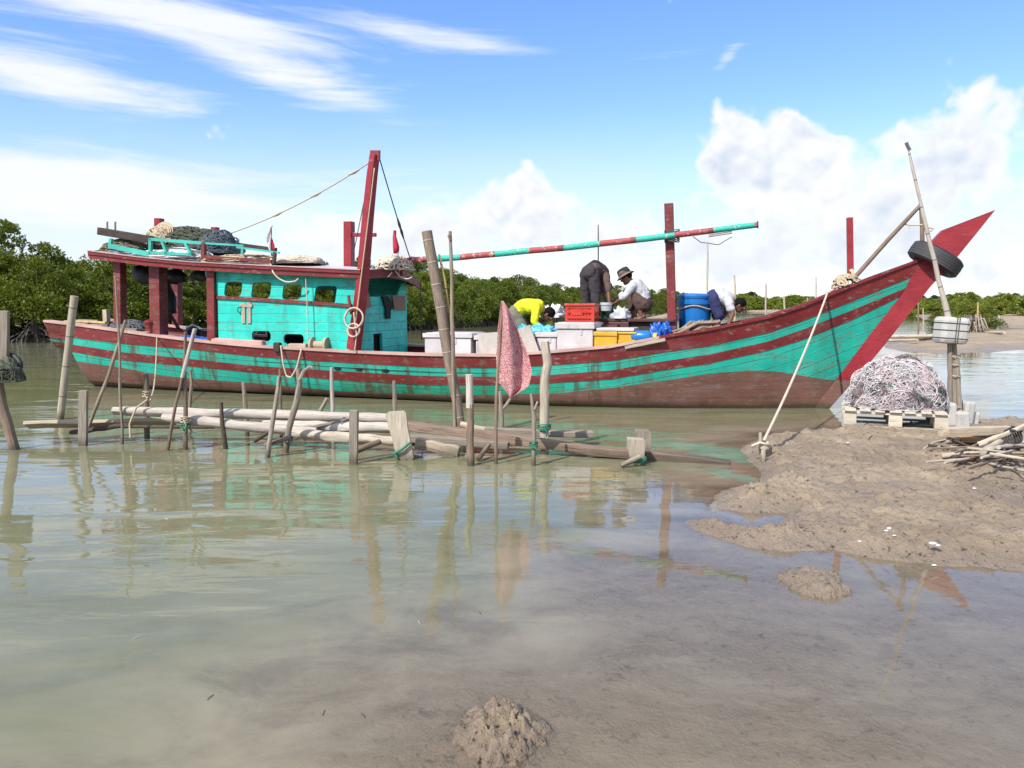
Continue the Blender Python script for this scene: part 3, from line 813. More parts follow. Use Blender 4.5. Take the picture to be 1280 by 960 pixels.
def hull():
    m = MB()
    lines = []
    for s in ST:
        zs = zsheer(s); z0 = interp(s, Z0)
        zz = [zs]+[zcurve(s, b) for b in (BAND1, BAND2, BAND3, BAND4)]
        zz = [max(z, z0) for z in zz]
        for k in range(1, 5): zz[k] = min(zz[k], zz[k-1])
        zz.append(z0)
        lines.append((s, zz, z0))
    mats = [1, 0, 1, 0, 2]
    for side in (-1, 1):
        for k in range(5):
            out = .009 if k in (0, 2) else 0.
            n = 4 if k in (1, 3, 4) else 3
            for i in range(len(lines)-1):
                (s1, a1, _), (s2, a2, _) = lines[i], lines[i+1]
                for j in range(n):
                    q = []; uv = []
                    for s, a, t in ((s1, a1, j/n), (s2, a2, j/n), (s2, a2, (j+1)/n), (s1, a1, (j+1)/n)):
                        z = a[k]+(a[k+1]-a[k])*t
                        q.append((s, side*(hy(s, z)+out), z)); uv.append((s, a[0]-z if k < 4 else z))
                    mi = mats[k]
                    if k == 3 and 5.6 < s1 < 9.6: mi = 3
                    m.add(q, [(0, 1, 2, 3)], mi, [uv])
                if out:                            # the wale stands a little proud: small ledges
                    for kk in (k, k+1):
                        q = [(s1, side*hy(s1, a1[kk]), a1[kk]), (s2, side*hy(s2, a2[kk]), a2[kk]),
                             (s2, side*(hy(s2, a2[kk])+out), a2[kk]), (s1, side*(hy(s1, a1[kk])+out), a1[kk])]
                        m.add(q, [(0, 1, 2, 3)], 1)
        for i in range(len(lines)-1):              # under water
            (s1, _, z1), (s2, _, z2) = lines[i], lines[i+1]
            if s1 < -.2 or s2 > 13.76: continue
            n = 4
            for j in range(n):
                q = []
                for s, z0, t in ((s1, z1, j/n), (s2, z2, j/n), (s2, z2, (j+1)/n), (s1, z1, (j+1)/n)):
                    z = z0-.5*t; q.append((s, side*hy(s, z), z))
                m.add(q, [(0, 1, 2, 3)], 2)
    # transom and counter
    s, zz, z0 = lines[0]
    for k in range(5):
        a, b = zz[k], zz[k+1]
        if a-b > 1e-3: m.add([(s, -hy(s, a), a), (s, hy(s, a), a), (s, hy(s, b), b), (s, -hy(s, b), b)], [(0, 1, 2, 3)], mats[k])
    for i in range(8):
        (s1, _, z1), (s2, _, z2) = lines[i], lines[i+1]
        w1, w2 = interp(s1, HW), interp(s2, HW)
        m.add([(s1, -w1, z1), (s1, w1, z1), (s2, w2, z2), (s2, -w2, z2)], [(0, 1, 2, 3)], 2)
    # inner face of the bulwark
    for side in (-1, 1):
        for i in range(len(ST)-1):
            s1, s2 = ST[i], ST[i+1]
            y1 = max(.0, interp(s1, HB)-.06); y2 = max(.0, interp(s2, HB)-.06)
            m.add([(s1, side*y1, zsheer(s1)), (s2, side*y2, zsheer(s2)), (s2, side*y2*.97, zsheer(s2)-.3), (s1, side*y1*.97, zsheer(s1)-.3)], [(0, 1, 2, 3)], 1)
    return m.build('hull', [M['teal'], M['red'], M['brown_hull'], M['teal_moss']], boat, clean=True, smooth=28)
hull()
def zdeck(s): return zsheer(s)-np.interp(s, [-1, 0, 4, 12, 15], [.06, .10, .24, .30, .12])
m = MB()
for i in range(len(ST)-1):
    s1, s2 = ST[i], ST[i+1]
    b1, b2 = max(.01, interp(s1, HB)-.05), max(.01, interp(s2, HB)-.05)
    m.add([(s1, -b1, zdeck(s1)), (s2, -b2, zdeck(s2)), (s2, b2, zdeck(s2)), (s1, b1, zdeck(s1))], [(0, 1, 2, 3)], 0, [[(-b1, s1), (-b2, s2), (b2, s2), (b1, s1)]])
m.build('deck', M['deck'], boat)
# rail caps, one each side: sun-bleached plank laid on the bulwark, red towards the bow
for side in (-1, 1):
    m = MB()
    for i in range(len(ST)-1):
        s1, s2 = ST[i], ST[i+1]
        q = []
        for s in (s1, s2):
            b = interp(s, HB); z = zsheer(s)+.002
            wv = .006*mnoise.noise(Vector((s*2.3, side, 0)))
            wi = min(.16, b)
            for y, zz in ((b+.035+wv, z), (b+.035+wv, z+.042+wv), (b-wi, z+.042+wv), (b-wi, z)):
                q.append((s, side*y, zz))
        mi = 1 if s1 > 11.4 else 0
        m.add(q, [(0, 1, 5, 4), (1, 2, 6, 5), (2, 3, 7, 6), (3, 0, 4, 7)], mi)
    m.build('rail_cap', [M['pink_rail'], M['red']], boat, clean=True)
# stem post with the long upturned horn
STEM = [(1242, 263), (1177, 288), (1165, 301), (1149, 324), (1127, 367), (1091, 412), (1055, 460), (1030, 492), (1010, 515), (1004, 524), (1029, 524), (1036, 510), (1060, 483), (1083, 457), (1110, 424), (1135, 392), (1161, 359), (1192, 325), (1218, 293)]
out2 = [BP(px, py, 0) for px, py in STEM]
out2 = [(p.x, p.z) for p in out2]
def split_poly(poly, zc, up):
    r = []
    for i in range(len(poly)):
        a, b = poly[i], poly[(i+1) % len(poly)]
        ia = (a[1] >= zc) == up; ib = (b[1] >= zc) == up
        if ia: r.append(a)
        if ia != ib:
            t = (zc-a[1])/(b[1]-a[1]); r.append((a[0]+(b[0]-a[0])*t, zc))
    return r
m = MB()
fn = lambda u, v, t: (u, t-.095, v)
m.plate(split_poly(out2, .46, True), [], fn, .19, 0)
m.plate(split_poly(out2, .46, False), [], fn, .19, 1)
m.build('stem_post', [M['red_bright'], M['brown_hull']], boat, bevel=.012)

# ---- cabin
CN = -1.03                                       # offset of the near cabin wall
def bp2(px, py, n=CN): p = BP(px, py, n); return (p.x, p.z)
cab_r = bp2(447, 400)[0]; cab_l = bp2(273, 400)[0]
zc_top = lambda x: float(np.interp(x, [bp2(255, 342)[0], bp2(447, 344)[0]], [bp2(255, 342)[1], bp2(447, 344)[1]]))
zlow = zsheer(6.)-.12
def arc(a, b, c, n=6):
    return [tuple((1-t)**2*np.array(a)+2*t*(1-t)*np.array(b)+t*t*np.array(c)) for t in np.linspace(0, 1, n)]
near = [(cab_r, zlow), (cab_r, bp2(447, 343)[1])]
near += [bp2(350, 339), bp2(256, 338)]
near += arc(bp2(257, 346), bp2(271, 349), bp2(272, 376), 8)
near += [(bp2(272, 400)[0], zlow)]
near = near[::-1]
wins = [(291.5, 361.5, 25, 19), (326.5, 363, 27, 20.5), (365, 365, 26, 19), (406.5, 369, 29, 23)]
lows = [(326.5, 420, 27, 13), (367, 424, 28, 13)]
holes = []
for px, py, w, h in wins:
    c = bp2(px, py); k = 13.45/F
    holes.append(rrect(c[0], c[1], w*k/.96, h*k, .07, 4, .18)[::-1])
for px, py, w, h in lows:
    c = bp2(px, py); k = 13.45/F
    holes.append(rrect(c[0], c[1], w*k/.96, h*k, .07, 4)[::-1])
m = MB(); m.plate(near, holes, lambda u, v, t: (u, CN+t, v), .045)
cab = m.build('cabin_wall', M['teal_cabin'], boat)
fholes = []
for px, py, w, h in wins:                        # the far wall has its own row of windows
    p = BP(px, py, -CN)
    if p.x > BP(390, 365, -CN).x and p.x < cab_r-.3: fholes.append(rrect(p.x-.02, p.z-.03, .46, .30, .07)[::-1])
fx0 = BP(365, 365, -CN).x+.30; farw = [(fx0, zlow), (cab_r, zlow), (cab_r, 2.15), (fx0, 2.20)]
m = MB(); m.plate(farw, fholes, lambda u, v, t: (u, -CN-t, v), .045); m.build('cabin_wall', M['teal_cabin'], boat)
# front wall: planked lower half, wide opening above it, a low door
fz = BP(480, 369, 0).z; ft = 2.1
dy0 = BP(467, 430, 0); 
def fpt(px, py):                                  # a point of the front wall plane x = cab_r
    d = ray(px, py); t = (cab_r+S0.dot(AX))/(d.x*AX.x+d.y*AX.y)
    p = Vector((d.x*t, d.y*t))-S0; return (p.dot(NX), EYE+d.z*t)
dl, dr, dt = fpt(467, 430)[0], fpt(478, 430)[0], fpt(472, 417)[1]
fw = [(CN+.05, zlow), (dl, zlow), (dl, dt), (dr, dt), (dr, zlow), (-CN-.05, zlow), (-CN-.05, 2.05), (fpt(502, 360)[0], 2.05), (fpt(497, 368)[0], fpt(500, 369)[1]), (fpt(458, 370)[0], fpt(458, 371)[1]), (fpt(455, 350)[0], 2.05), (CN+.05, 2.05)]
m = MB(); m.plate(fw, [], lambda u, v, t: (cab_r-t, u, v), .045); m.build('cabin_wall', M['teal_cabin'], boat)
m = MB(); m.box((cab_r-.12, (dl+dr)/2, zlow+.15), (.02, dr-dl+.2, .6)); m.build('door_shade_panel', M['near_black'], boat)  # black panel behind the door hole, its colour stands for the shade inside
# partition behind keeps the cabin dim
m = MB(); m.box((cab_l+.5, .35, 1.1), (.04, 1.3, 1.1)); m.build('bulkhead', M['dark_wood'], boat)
# red sill strip below the windows, and door frame of the old panel
m = MB()
pts = [bp2(272, 371.5), bp2(330, 374.5), bp2(400, 379), bp2(440, 382)]
for a, b in zip(pts, pts[1:]): m.beam((a[0], CN-.018, a[1]), (b[0], CN-.018, b[1]), .035, .055)
m.build('sill_strip', M['red'], boat)
m = MB()
for (a, b) in (((305, 379), (305, 404)), ((312, 378), (312, 404))):
    p, q = bp2(*a), bp2(*b); m.beam((p[0], CN-.012, p[1]), (q[0], CN-.012, q[1]), .07, .024, 0, (0, 1, 0))
p, q = bp2(300, 382), bp2(316, 382); m.beam((p[0], CN-.015, p[1]), (q[0], CN-.015, q[1]), .028, .05)
hb = m.build('patch_board', M['bleached'], boat)
m = MB(); p = bp2(301, 388); m.tube([(p[0]+.03, CN-.03, p[1]+.06), (p[0]-.02, CN-.05, p[1]+.05), (p[0]-.03, CN-.05, p[1]-.02), (p[0]+.02, CN-.04, p[1]-.05)], .008, 6); m.build('hook', M['black_cloth'], hb)

# ---- roof
RN = 1.20
ZR = [(112, 314), (180, 322.5), (240, 328), (350, 333.5), (450, 338)]
rs0 = BP(112, 317, -RN).x; rs1 = BP(452, 340, -RN).x
def zr(s):
    a = [BP(px, py, -RN) for px, py in ZR]
    return float(np.interp(s, [p.x for p in a], [p.z for p in a]))
def rsurf(u, v, dz=0.):
    s = rs0+(rs1-rs0)*u; n = -RN+2*RN*v
    s2 = s+(.10 if u > .98 else 0)*math.sin(math.pi*v)
    z = zr(s)+.10*(1-(n/RN)**2)-(max(0, u-.9)*1.2)*max(0, v)*.9
    return (s2, n, z+dz)
m = MB(); m.grid(lambda u, v: rsurf(u, v, -.012), 24, 10, 0, lambda u, v: (v*3, u*6))
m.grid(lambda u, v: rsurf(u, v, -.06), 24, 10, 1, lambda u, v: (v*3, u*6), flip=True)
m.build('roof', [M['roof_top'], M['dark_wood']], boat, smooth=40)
def fascia(name, f, nseg, h0, h1, off, mat):
    m = MB()
    for i in range(nseg):
        a, b = Vector(f(i/nseg)), Vector(f((i+1)/nseg))
        m.add([a+Vector((0, 0, -h0))+off[0], b+Vector((0, 0, -h0))+off[0], b+Vector((0, 0, -h1))+off[0], a+Vector((0, 0, -h1))+off[0],
               a+Vector((0, 0, -h0))+off[1], b+Vector((0, 0, -h0))+off[1], b+Vector((0, 0, -h1))+off[1], a+Vector((0, 0, -h1))+off[1]],
              [(0, 1, 2, 3), (7, 6, 5, 4), (0, 4, 5, 1), (3, 2, 6, 7), (0, 3, 7, 4), (1, 5, 6, 2)])
    return m.build(name, mat, boat, clean=True)
V3 = Vector
fascia('fascia', lambda t: rsurf(t, 0), 24, .0, .055, (V3((0, -.045, 0)), V3((0, .01, 0))), M['red'])
fascia('fascia', lambda t: rsurf(t, 0), 24, .057, .135, (V3((0, -.018, 0)), V3((0, .012, 0))), M['red'])
fascia('fascia', lambda t: rsurf(t, 1), 24, .0, .12, (V3((0, -.01, 0)), V3((0, .04, 0))), M['red'])
fascia('fascia', lambda t: rsurf(1, t), 12, .0, .15, (V3((-.01, 0, 0)), V3((.045, 0, 0))), M['red'])
fascia('fascia', lambda t: rsurf(0, t), 10, .0, .10, (V3((-.045, 0, 0)), V3((.01, 0, 0))), M['red'])
fascia('fascia_edge', lambda t: rsurf(t, 0, .0), 24, -.018, -.001, (V3((0, -.06, 0)), V3((0, .05, 0))), M['pink_rail'])
# ---- posts of the after deck (roof posts) and deck posts
def bpost(name, px0, py0, px1, py1, n, w, mat='red', d=None, zend=None, n1=None, par=boat):
    a = BP(px0, py0, n); b = BP(px1, py1, n if n1 is None else n1)
    m = MB(); m.beam(a, b, d or w, w, 0, (0, 1, 0)); return m.build(name, M[mat], par, bevel=.008)
bpost('roof_post', 150.5, 405, 149.5, 323, -.93, .165)
bpost('roof_post', 199, 420, 197.5, 330, -.88, .23)
bpost('roof_post', 222, 422, 221, 335, 1.05, .16)
bpost('roof_post', 267, 425, 266, 340, -1.02, .16, 'red')
for o_ in []: pass
# dark bracing struts and hung bundle below the roof are separate things further on
bpost('roof_brace', 196, 364, 224, 412, -.6, .05, 'dark_wood')
# ---- masts
def taper_mast(name, pts, n, w0, w1, mat):
    m = MB(); P = [BP(px, py, n) for px, py in pts]
    k = len(P)
    for i in range(k-1):
        pass
    m.tube(P, [(w0+(w1-w0)*i/(k-1))*.7071 for i in range(k)], 4)
    return m.build(name, M[mat], boat, bevel=.01)
mast = taper_mast('mast', [(442, 437), (446, 408), (450, 380), (455, 330), (460, 270), (465, 220), (468.5, 193)], -1.14, .185, .125, 'red_bright')
bpost('mast_cap', 463, 194.5, 475, 194.5, -1.14, .05, 'red', .17)
bpost('samson_post', 436.5, 345, 436.5, 277, .3, .16, 'red_bright')
bpost('crossbar', 441.5, 293.5, 470, 293.5, .28, .07, 'red_bright')
bpost('roof_stub_post', 199, 300, 199, 273, .2, .14, 'red_bright'); bpost('roof_stub_post', 269, 310, 269, 284, .2, .12, 'red_bright')
MN = .05
bpost('fore_mast', 840.5, 416, 836, 254.5, MN, .155, 'red', .14)
bpost('bow_post', 1063, 343, 1062, 272, 0., .095, 'red_bright', .09)
# boom: painted pole lashed to the fore mast, its after end in the crotch on the roof
m = MB()
ba = BP(499, 327, -.25); bb = BP(947, 281, -.12)
pth = [ba.lerp(bb, t)+Vector((0, 0, -.05*math.sin(math.pi*t)+.012*mnoise.noise(Vector((t*9, 0, 0))))) for t in np.linspace(0, 1, 26)]
m.tube(pth, [.056-.008*t for t in np.linspace(0, 1, 26)], 10, 0, .05)
boom = m.build('boom', M['boom'], boat, smooth=50)
m = MB(); m.tube([bb+(ba-bb).normalized()*.0-Vector((.004, 0, 0)), bb+(bb-ba).normalized()*.012], .060, 10); m.build('boom_end', M['near_black'], boom)
m = MB(); m.tube([BP(886, 295, -.12), BP(915, 290.5, -.12)], .022, 8); m.build('lashed_stick', M['white_wood'], boom)
m = MB()
for i in range(16):
    c = BP(840, 302-i*.9, -.04); m.tube([c+Vector((.12*math.cos(a), .12*math.sin(a), .02*math.sin(a*2+i))) for a in np.linspace(0, 6.28, 12)], .008, 5)
m.build('lashing', M['rope_dark'], boat)
bpost('boom_crotch', 496, 345, 496, 322, -.25, .06, 'red'); bpost('boom_crotch', 502, 345, 502, 320, -.15, .05, 'red')
# bow frame of poles
m = MB(); m.tube([BP(1070, 345, -.12), BP(1110, 300, -.10), BP(1150, 257, -.08)], [.035, .033, .03], 8, 0, .08); fr = m.build('bow_pole', M['brown_wood'], boat, smooth=60)
m = MB(); m.tube([BP(1153, 310, -.06), BP(1152.5, 280, -.06), BP(1151, 254, -.06)], [.032, .03, .028], 8, 0, .08); m.build('bow_pole', M['brown_wood'], boat, smooth=60)
m = MB(); m.tube([BP(1128, 280, -.08), BP(1140, 281.5, -.08), BP(1153, 281, -.08)], .012, 6); m.tube([BP(1137, 281, -.08), BP(1136.5, 286, -.08)], .008, 5); m.build('pole_tie', M['rope_pale'], boat)
# ---- roof rack of teal rails
m = MB()
RK = -1.15
def rb(a, b, w=.05, mi=0): m.beam(BP(*a, RK), BP(*b, RK), w, w, mi, (0, 1, 0))
for a, b, w in [((138, 310), (139, 298), .06), ((140, 308), (188, 318), .085), ((188, 319), (188.5, 298), .055), ((188, 299), (255, 304), .055), ((202, 299), (209, 318), .05), ((231, 302), (239, 318), .05), ((189, 316), (240, 318), .05),
                ((255, 304), (304, 307), .035), ((303, 318), (303.5, 306), .04), ((296, 309), (349, 316), .035)]: rb(a, b, w)
m.build('roof_rack', M['teal_rail'], boat)
m = MB(); rb((254.5, 322), (255, 303), .07); rb((255, 321), (340, 327), .06); m.build('rack_base', M['red'], boat)
m = MB(); rb((342, 330), (344, 315), .05); m.build('rack_base', M['dark_wood'], boat)
m = MB(); m.beam(BP(125, 289, -.9), BP(190, 300, -.9), .14, .15, 0, (0, 1, 0)); m.build('roof_beam', M['dark_wood'], boat, bevel=.01)
m = MB(); m.beam(BP(286, 305, .4), BP(345, 313, .4), .1, .1, 0, (0, 1, 0)); m.build('roof_beam', M['dark_wood'], boat, bevel=.01)
m = MB(); 
for px in (134, 144):
    m = MB(); m.tube([BP(px, 291, -.8), BP(px, 277, -.8)], .02, 6); m.build('peg', M['grey_wood'], boat)
# hatch coaming amidships, raised working deck
def lbox(name, s0, s1, n0, n1, z0, z1, mat, par=boat, bev=.01):
    m = MB(); m.box(((s0+s1)/2, (n0+n1)/2, (z0+z1)/2), (s1-s0, n1-n0, z1-z0)); return m.build(name, M[mat], par, bevel=bev)
hx0, hx1 = BP(742, 402, -.1).x, BP(838, 402, -.1).x
HZ = 1.40
lbox('hatch_coaming', hx0, BP(786, 402, -.1).x, -.10, 1.25, .70, HZ-.06, 'hatch')
lbox('hatch_coaming', BP(786, 402, -.1).x+.003, hx1, -.02, 1.25, .70, HZ-.06, 'dark_wood')
m = MB(); 
for k in range(6): m.box(((hx0+hx1)/2, .02+k*.235, HZ-.03+.004*(k % 2)), (hx1-hx0+.12, .225, .05))
m.build('hatch_cover', M['hatch'], boat, bevel=.006)
m = MB(); a = BP(818, 400, .3); m.beam(BP(800, 401.5, .25), BP(845, 392, .25), .09, .07); m.build('hatch_board', M['bleached'], boat)
# bulwark gear: fairlead block, winch drum, cleats
for px, py in ((347, 434), ):
    m = MB(); p = BP(px, py, -1.22); m.box((p.x, p.y, p.z), (.13, .10, .17)); m.build('bitt', M['dark_wood'], boat, bevel=.02)
m = MB()
p = BP(400, 431, -1.06)
R90 = Matrix.Rotation(math.pi/2, 3, 'Y')
m.lathe(p, [(0, -.16), (.135, -.16), (.135, -.12), (.07, -.11), (.07, .11), (.135, .12), (.135, .16), (0, .16)], 18, 0, R90); m.build('rope_drum', M['plank'], boat, smooth=40)
m = MB(); p = BP(378, 433, -1.10); m.beam(p-Vector((.25, 0, 0)), p+Vector((.10, 0, 0)), .12, .10); m.build('rail_chock', M['plank'], boat, bevel=.02)
m = MB(); p = BP(290, 427, -1.07); m.beam(BP(266, 426, -1.04), BP(330, 430, -1.07), .12, .12); m.build('rail_chock', M['pink_rail'], boat, bevel=.02)
m = MB(); p = BP(188, 406, -.95); m.lathe(p-Vector((0, 0, .12)), [(0, 0), (.10, 0), (.09, .08), (.11, .12), (.12, .17), (.08, .21), (0, .22)], 14); m.build('bollard', M['red'], boat, smooth=40)
# scupper holes: solid black ovals in the teal strake, shade put into the colour
for px, py in ((422, 460.5), (449, 461.5), (482, 463)):
    s = BP(px, py, -1.15).x; z = BP(px, py, -1.15).z
    for _ in range(3):
        n_ = -hy(s, z); p = BP(px, py, n_); s, z = p.x, p.z
    m = MB(); m.ball((s, n_-.002, z), (.075, .02, .028), 12); m.build('scupper', M['near_black'], boat, smooth=60)
if 0:
    for s in (1, 3, 5, 7, 9, 11, 13):
        for b in (SHEER, BAND1, BAND2, BAND3, BAND4):
            z = zcurve(s, b); y = hy(s, z) if b is not SHEER else interp(s, HB); px, py = to_px(BW(s, -y, z)); print(s, round(z, 3), round(y, 3), round(px), round(py, 1), round(interp(px, b), 1))
# ------------------------------------------------------------------ things on the boat
def rel(m, base):
    b = Vector(base); m.v = [tuple(Vector(v)-b) for v in m.v]; return m
def bthing(name, label, cat, base, group=None):       # base in boat coordinates
    o = empty(name, BW(*base), BANG, label, cat, group); return o
def bmesh_thing(m, name, mat, base, label, cat, group=None, **kw):
    o = rel(m, base).build(name, mat, None, **kw); o.location = BW(*base); o.rotation_euler = (0, 0, BANG)
    return tag(o, label, cat, group)
def wmesh_thing(m, name, mat, base, label, cat, group=None, kind=None, **kw):
    o = rel(m, base).build(name, mat, None, **kw); o.location = base
    return tag(o, label, cat, group, kind)
def strands(m, centre, size, count, r, mi, seed, turns=(.5, 2.2), flat=.35, npt=22, seg=4, dome=True):
    """loose loops of rope or netting lying over a heap: small circles and arcs wandering over a lumpy dome"""
    rg = random.Random(seed); c = Vector(centre)
    for _ in range(count):
        z0 = rg.uniform(.05, 1.); a = rg.random()*6.283; q = math.sqrt(1-z0*z0)
        n = Vector((q*math.cos(a), q*math.sin(a), z0)); t1 = n.cross(Vector((0, 0, 1)) if z0 < .95 else Vector((1, 0, 0))).normalized(); t2 = n.cross(t1)
        w = rg.random()*6.283 if rg.random() < .45 else rg.gauss(0, .45)
        t1, t2 = t1*math.cos(w)+t2*math.sin(w), t2*math.cos(w)-t1*math.sin(w)
        R = rg.uniform(.12, .75); e = rg.uniform(.15, .8); tr = rg.uniform(*turns)*6.283; ph = rg.random()*6.283; lift = rg.uniform(0, .06)
        pts = []
        for k in range(npt):
            th = ph+tr*k/(npt-1); rr = R*(1+.25*mnoise.noise(Vector((th*.9, seed, _*.7))))
            v = (n+t1*rr*math.cos(th)+t2*rr*e*math.sin(th)+Vector((mnoise.noise(Vector((th*1.7, _, 1))), mnoise.noise(Vector((th*1.7, _, 5))), mnoise.noise(Vector((th*1.7, _, 9)))))*.14).normalized()
            if v.z < 0: v.z *= -.12
            k_ = 1+.20*mnoise.noise(v*2.3+Vector((seed, 0, 0)))+lift
            pts.append(c+Vector((v.x*size[0]*k_, v.y*size[1]*k_, max(.004, v.z*size[2]*k_))))
        m.tube(pts, r*rg.uniform(.7, 1.3), seg, mi, 0, False)
def heap(m, centre, size, mi, seed, nu=30, nv=12, amp=.22, freq=2.6):
    c = Vector(centre)
    def fn(u, v):
        a = u*2*math.pi; r = math.sin(v*math.pi/2); z = math.cos(v*math.pi/2)
        p = Vector((math.cos(a)*r, math.sin(a)*r, z))
        k = 1+amp*mnoise.fractal(p*freq+Vector((seed*3.1, 0, 0)), .7, 2., 4)
        return c+Vector((p.x*size[0]*k, p.y*size[1]*k, p.z*size[2]*k))
    m.grid(fn, nu, nv, mi)
def coil(m, c, R, r, turns, mi, seed, tilt=None):
    rg = random.Random(seed); c = Vector(c); pts = []
    n = int(turns*20)
    for k in range(n):
        a = 2*math.pi*k/20; q = R*(1+.12*mnoise.noise(Vector((a*.37, seed, 0))))
        v = Vector((q*math.cos(a), q*math.sin(a), r*1.2*k/20*.5+rg.uniform(-.5, .5)*r))
        pts.append(c+(tilt @ v if tilt else v))
    m.tube(pts, r, 6, mi, 0, False)
def rope(pts, r, sag=0., n=24, seg=6, m=None, jit=.0):
    m = m or MB(); P = [Vector(p) for p in pts]; out = []
    for i in range(len(P)-1):
        for k in range(n+(i == len(P)-2)):
            t = k/n; q = P[i].lerp(P[i+1], t); q.z -= sag*4*t*(1-t)
            if jit: q += Vector((mnoise.noise(q*4), mnoise.noise(q*4+Vector((9, 0, 0))), mnoise.noise(q*4+Vector((0, 9, 0)))))*jit
            out.append(q)
    m.tube(out, r, seg, 0, 0, True); return m
def cooler(label, x0, x1, ytop, n0, dep, tilt=0., zb=None, lidh=.07):
    """white foam-lined fish box with an overhanging lid"""
    a = BP(x0, ytop, n0); b = BP(x1, ytop, n0); zt = .5*(a.z+b.z); s = .5*(a.x+b.x); wd = b.x-a.x
    zb = zdeck(s)+.006 if zb is None else zb
    t = bthing('cooler_box', label, 'cooler box', (s, n0+dep/2, zb), 'white fish boxes along the rail')
    h = zt-zb
    m = MB(); m.box((0, 0, (h-lidh)/2), (wd-.05, dep-.05, h-lidh)); 
    m.build('box_body', M['cooler'], t, bevel=.02)
    m = MB(); m.box((0, 0, h-lidh/2+.002), (wd, dep, lidh)); m.box((0, 0, h+.006), (wd*.9, dep*.85, .012)); m.build('lid', M['cooler'], t, bevel=.014)
    m = MB(); m.beam((.16*wd, -dep/2+.02, h-lidh-.10), (.16*wd, -dep/2+.02, h-lidh-.01), .025, .012, 0, (0, 1, 0)); m.build('latch', M['bucket_grey'], t)
    return t
cooler('long white fish box with rust runs, nearest the cabin', 528, 590, 417, -1.06, .75)
cooler('white fish box half hidden behind the leaning grey board', 592, 668, 420, -1.02, .7)
cooler('short white fish box between the grey board and the tall box', 668, 697, 416, -1.0, .72)
cooler('tallest white fish box, beside the yellow box', 693.5, 743, 404, -1.02, .85, lidh=.09)
# yellow box with pale lid
a = BP(742, 411, -.98); b = BP(795, 409, -.98); zb = zdeck(a.x)+.08
t = bthing('yellow_box', 'yellow plastic fish box with a pale lid beside the tall white box', 'fish box', ((a.x+b.x)/2, -.68, zb))
h = (a.z+b.z)/2-zb; wd = b.x-a.x
m = MB(); m.box((-.22*wd+.0, 0, h*.40), (wd*.54, .56, h*.8), None, 0, 1.04); m.box((.27*wd, .02, h*.42), (wd*.44, .54, h*.84)); m.build('box_body', M['yellow'], t, bevel=.02)
m = MB(); m.box((-.22*wd, 0, h*.83), (wd*.57, .62, h*.13)); m.box((.27*wd+.01, .02, h*.86), (wd*.45, .58, h*.06)); m.build('rim', M['yellow'], t, bevel=.012)
m = MB(); m.box((.0*wd, .02, h*.95), (wd*.9, .6, h*.09)); m.build('lid', M['cooler'], t, bevel=.012)
# grey boards leaning on the fish boxes
def board(label, px, n, th=.03, mat='board_grey', name='board', cat='board', dn=0.):
    P = [BP(x, y, n) for x, y in px]; base = P[-1].copy()
    zmin = min(p.z for p in P); zmax = max(p.z for p in P)
    m = MB(); m.plate([(p.x, p.z) for p in P], [], lambda u, v, t: (u, n+t+dn*(v-zmin), v), th)
    return bmesh_thing(m, name, M[mat], base, label, cat, bevel=.006)
board('square grey foam board leaning on the fish boxes beside the speckled flag', [(596, 417), (622, 415), (640, 417), (638, 444), (602, 444)], -1.10, .035)
board('tilted grey foam board behind the speckled flag', [(648, 411), (662, 406), (674, 440), (672, 443), (645, 444)], -1.12, .03)
# red crate with slatted sides on the tall box
a = BP(706, 403, -.75); b = BP(742, 403, -.75); zt = BP(706, 381, -.75).z
base = ((a.x+b.x)/2, -.50, BP(706, 405, -.75).z)
t = bthing('fish_crate', 'red slatted plastic fish crate in front of the man in dark trousers', 'crate', base)
W_, D_, H_ = (b.x-a.x), .44, zt-base[2]
m = MB()
for sx in (-1, 1):
    for sy in (-1, 1): m.box((sx*(W_/2-.02), sy*(D_/2-.02), H_/2), (.04, .04, H_))
for z in (.03, H_*.36, H_*.66, H_-.03):
    for sy in (-1, 1): m.box((0, sy*(D_/2-.012), z), (W_-.03, .02, .045 if z > .05 else .06))
    for sx in (-1, 1): m.box((sx*(W_/2-.012), 0, z), (.02, D_-.03, .045))
for k in range(9):
    x = -W_/2+.05+k*(W_-.1)/8
    for sy in (-1, 1): m.box((x, sy*(D_/2-.016), H_/2), (.014, .012, H_-.04))
for sy in (-1, 1): m.box((-.05, sy*(D_/2-.004), H_*.62), (.18, .012, .10))
m.build('crate_side', M['crate_red'], t)
m = MB(); m.box((0, 0, .015), (W_-.02, D_-.02, .02)); m.box((0, 0, H_*.32), (W_-.06, D_-.06, H_*.55)); m.build('crate_base', M['crate_red'], t)
m = MB(); 
for sy in (-1, 1): m.box((0, sy*D_/2, H_), (W_+.03, .035, .035))
for sx in (-1, 1): m.box((sx*W_/2, 0, H_+.002), (.035, D_+.03, .035))
m.build('rim', M['crate_red'], t, bevel=.006)
# box under the crate and stair of boxes the men stand on (far side, hidden): plank bench
a = BP(700, 405, -.3); b = BP(772, 405, -.3)
m = MB(); zt = BP(735, 404.5, -.3).z-.01
m.box(((a.x+b.x)/2, .05, zt-.03), (b.x-a.x, .8, .05)); m.box((a.x+.2, .05, (zt-.06+.7)/2), (.1, .7, zt-.06-.7)); m.box((b.x-.25, .05, (zt-.06+.7)/2), (.1, .7, zt-.06-.7))
m.build('working_bench', M['hatch'], boat)
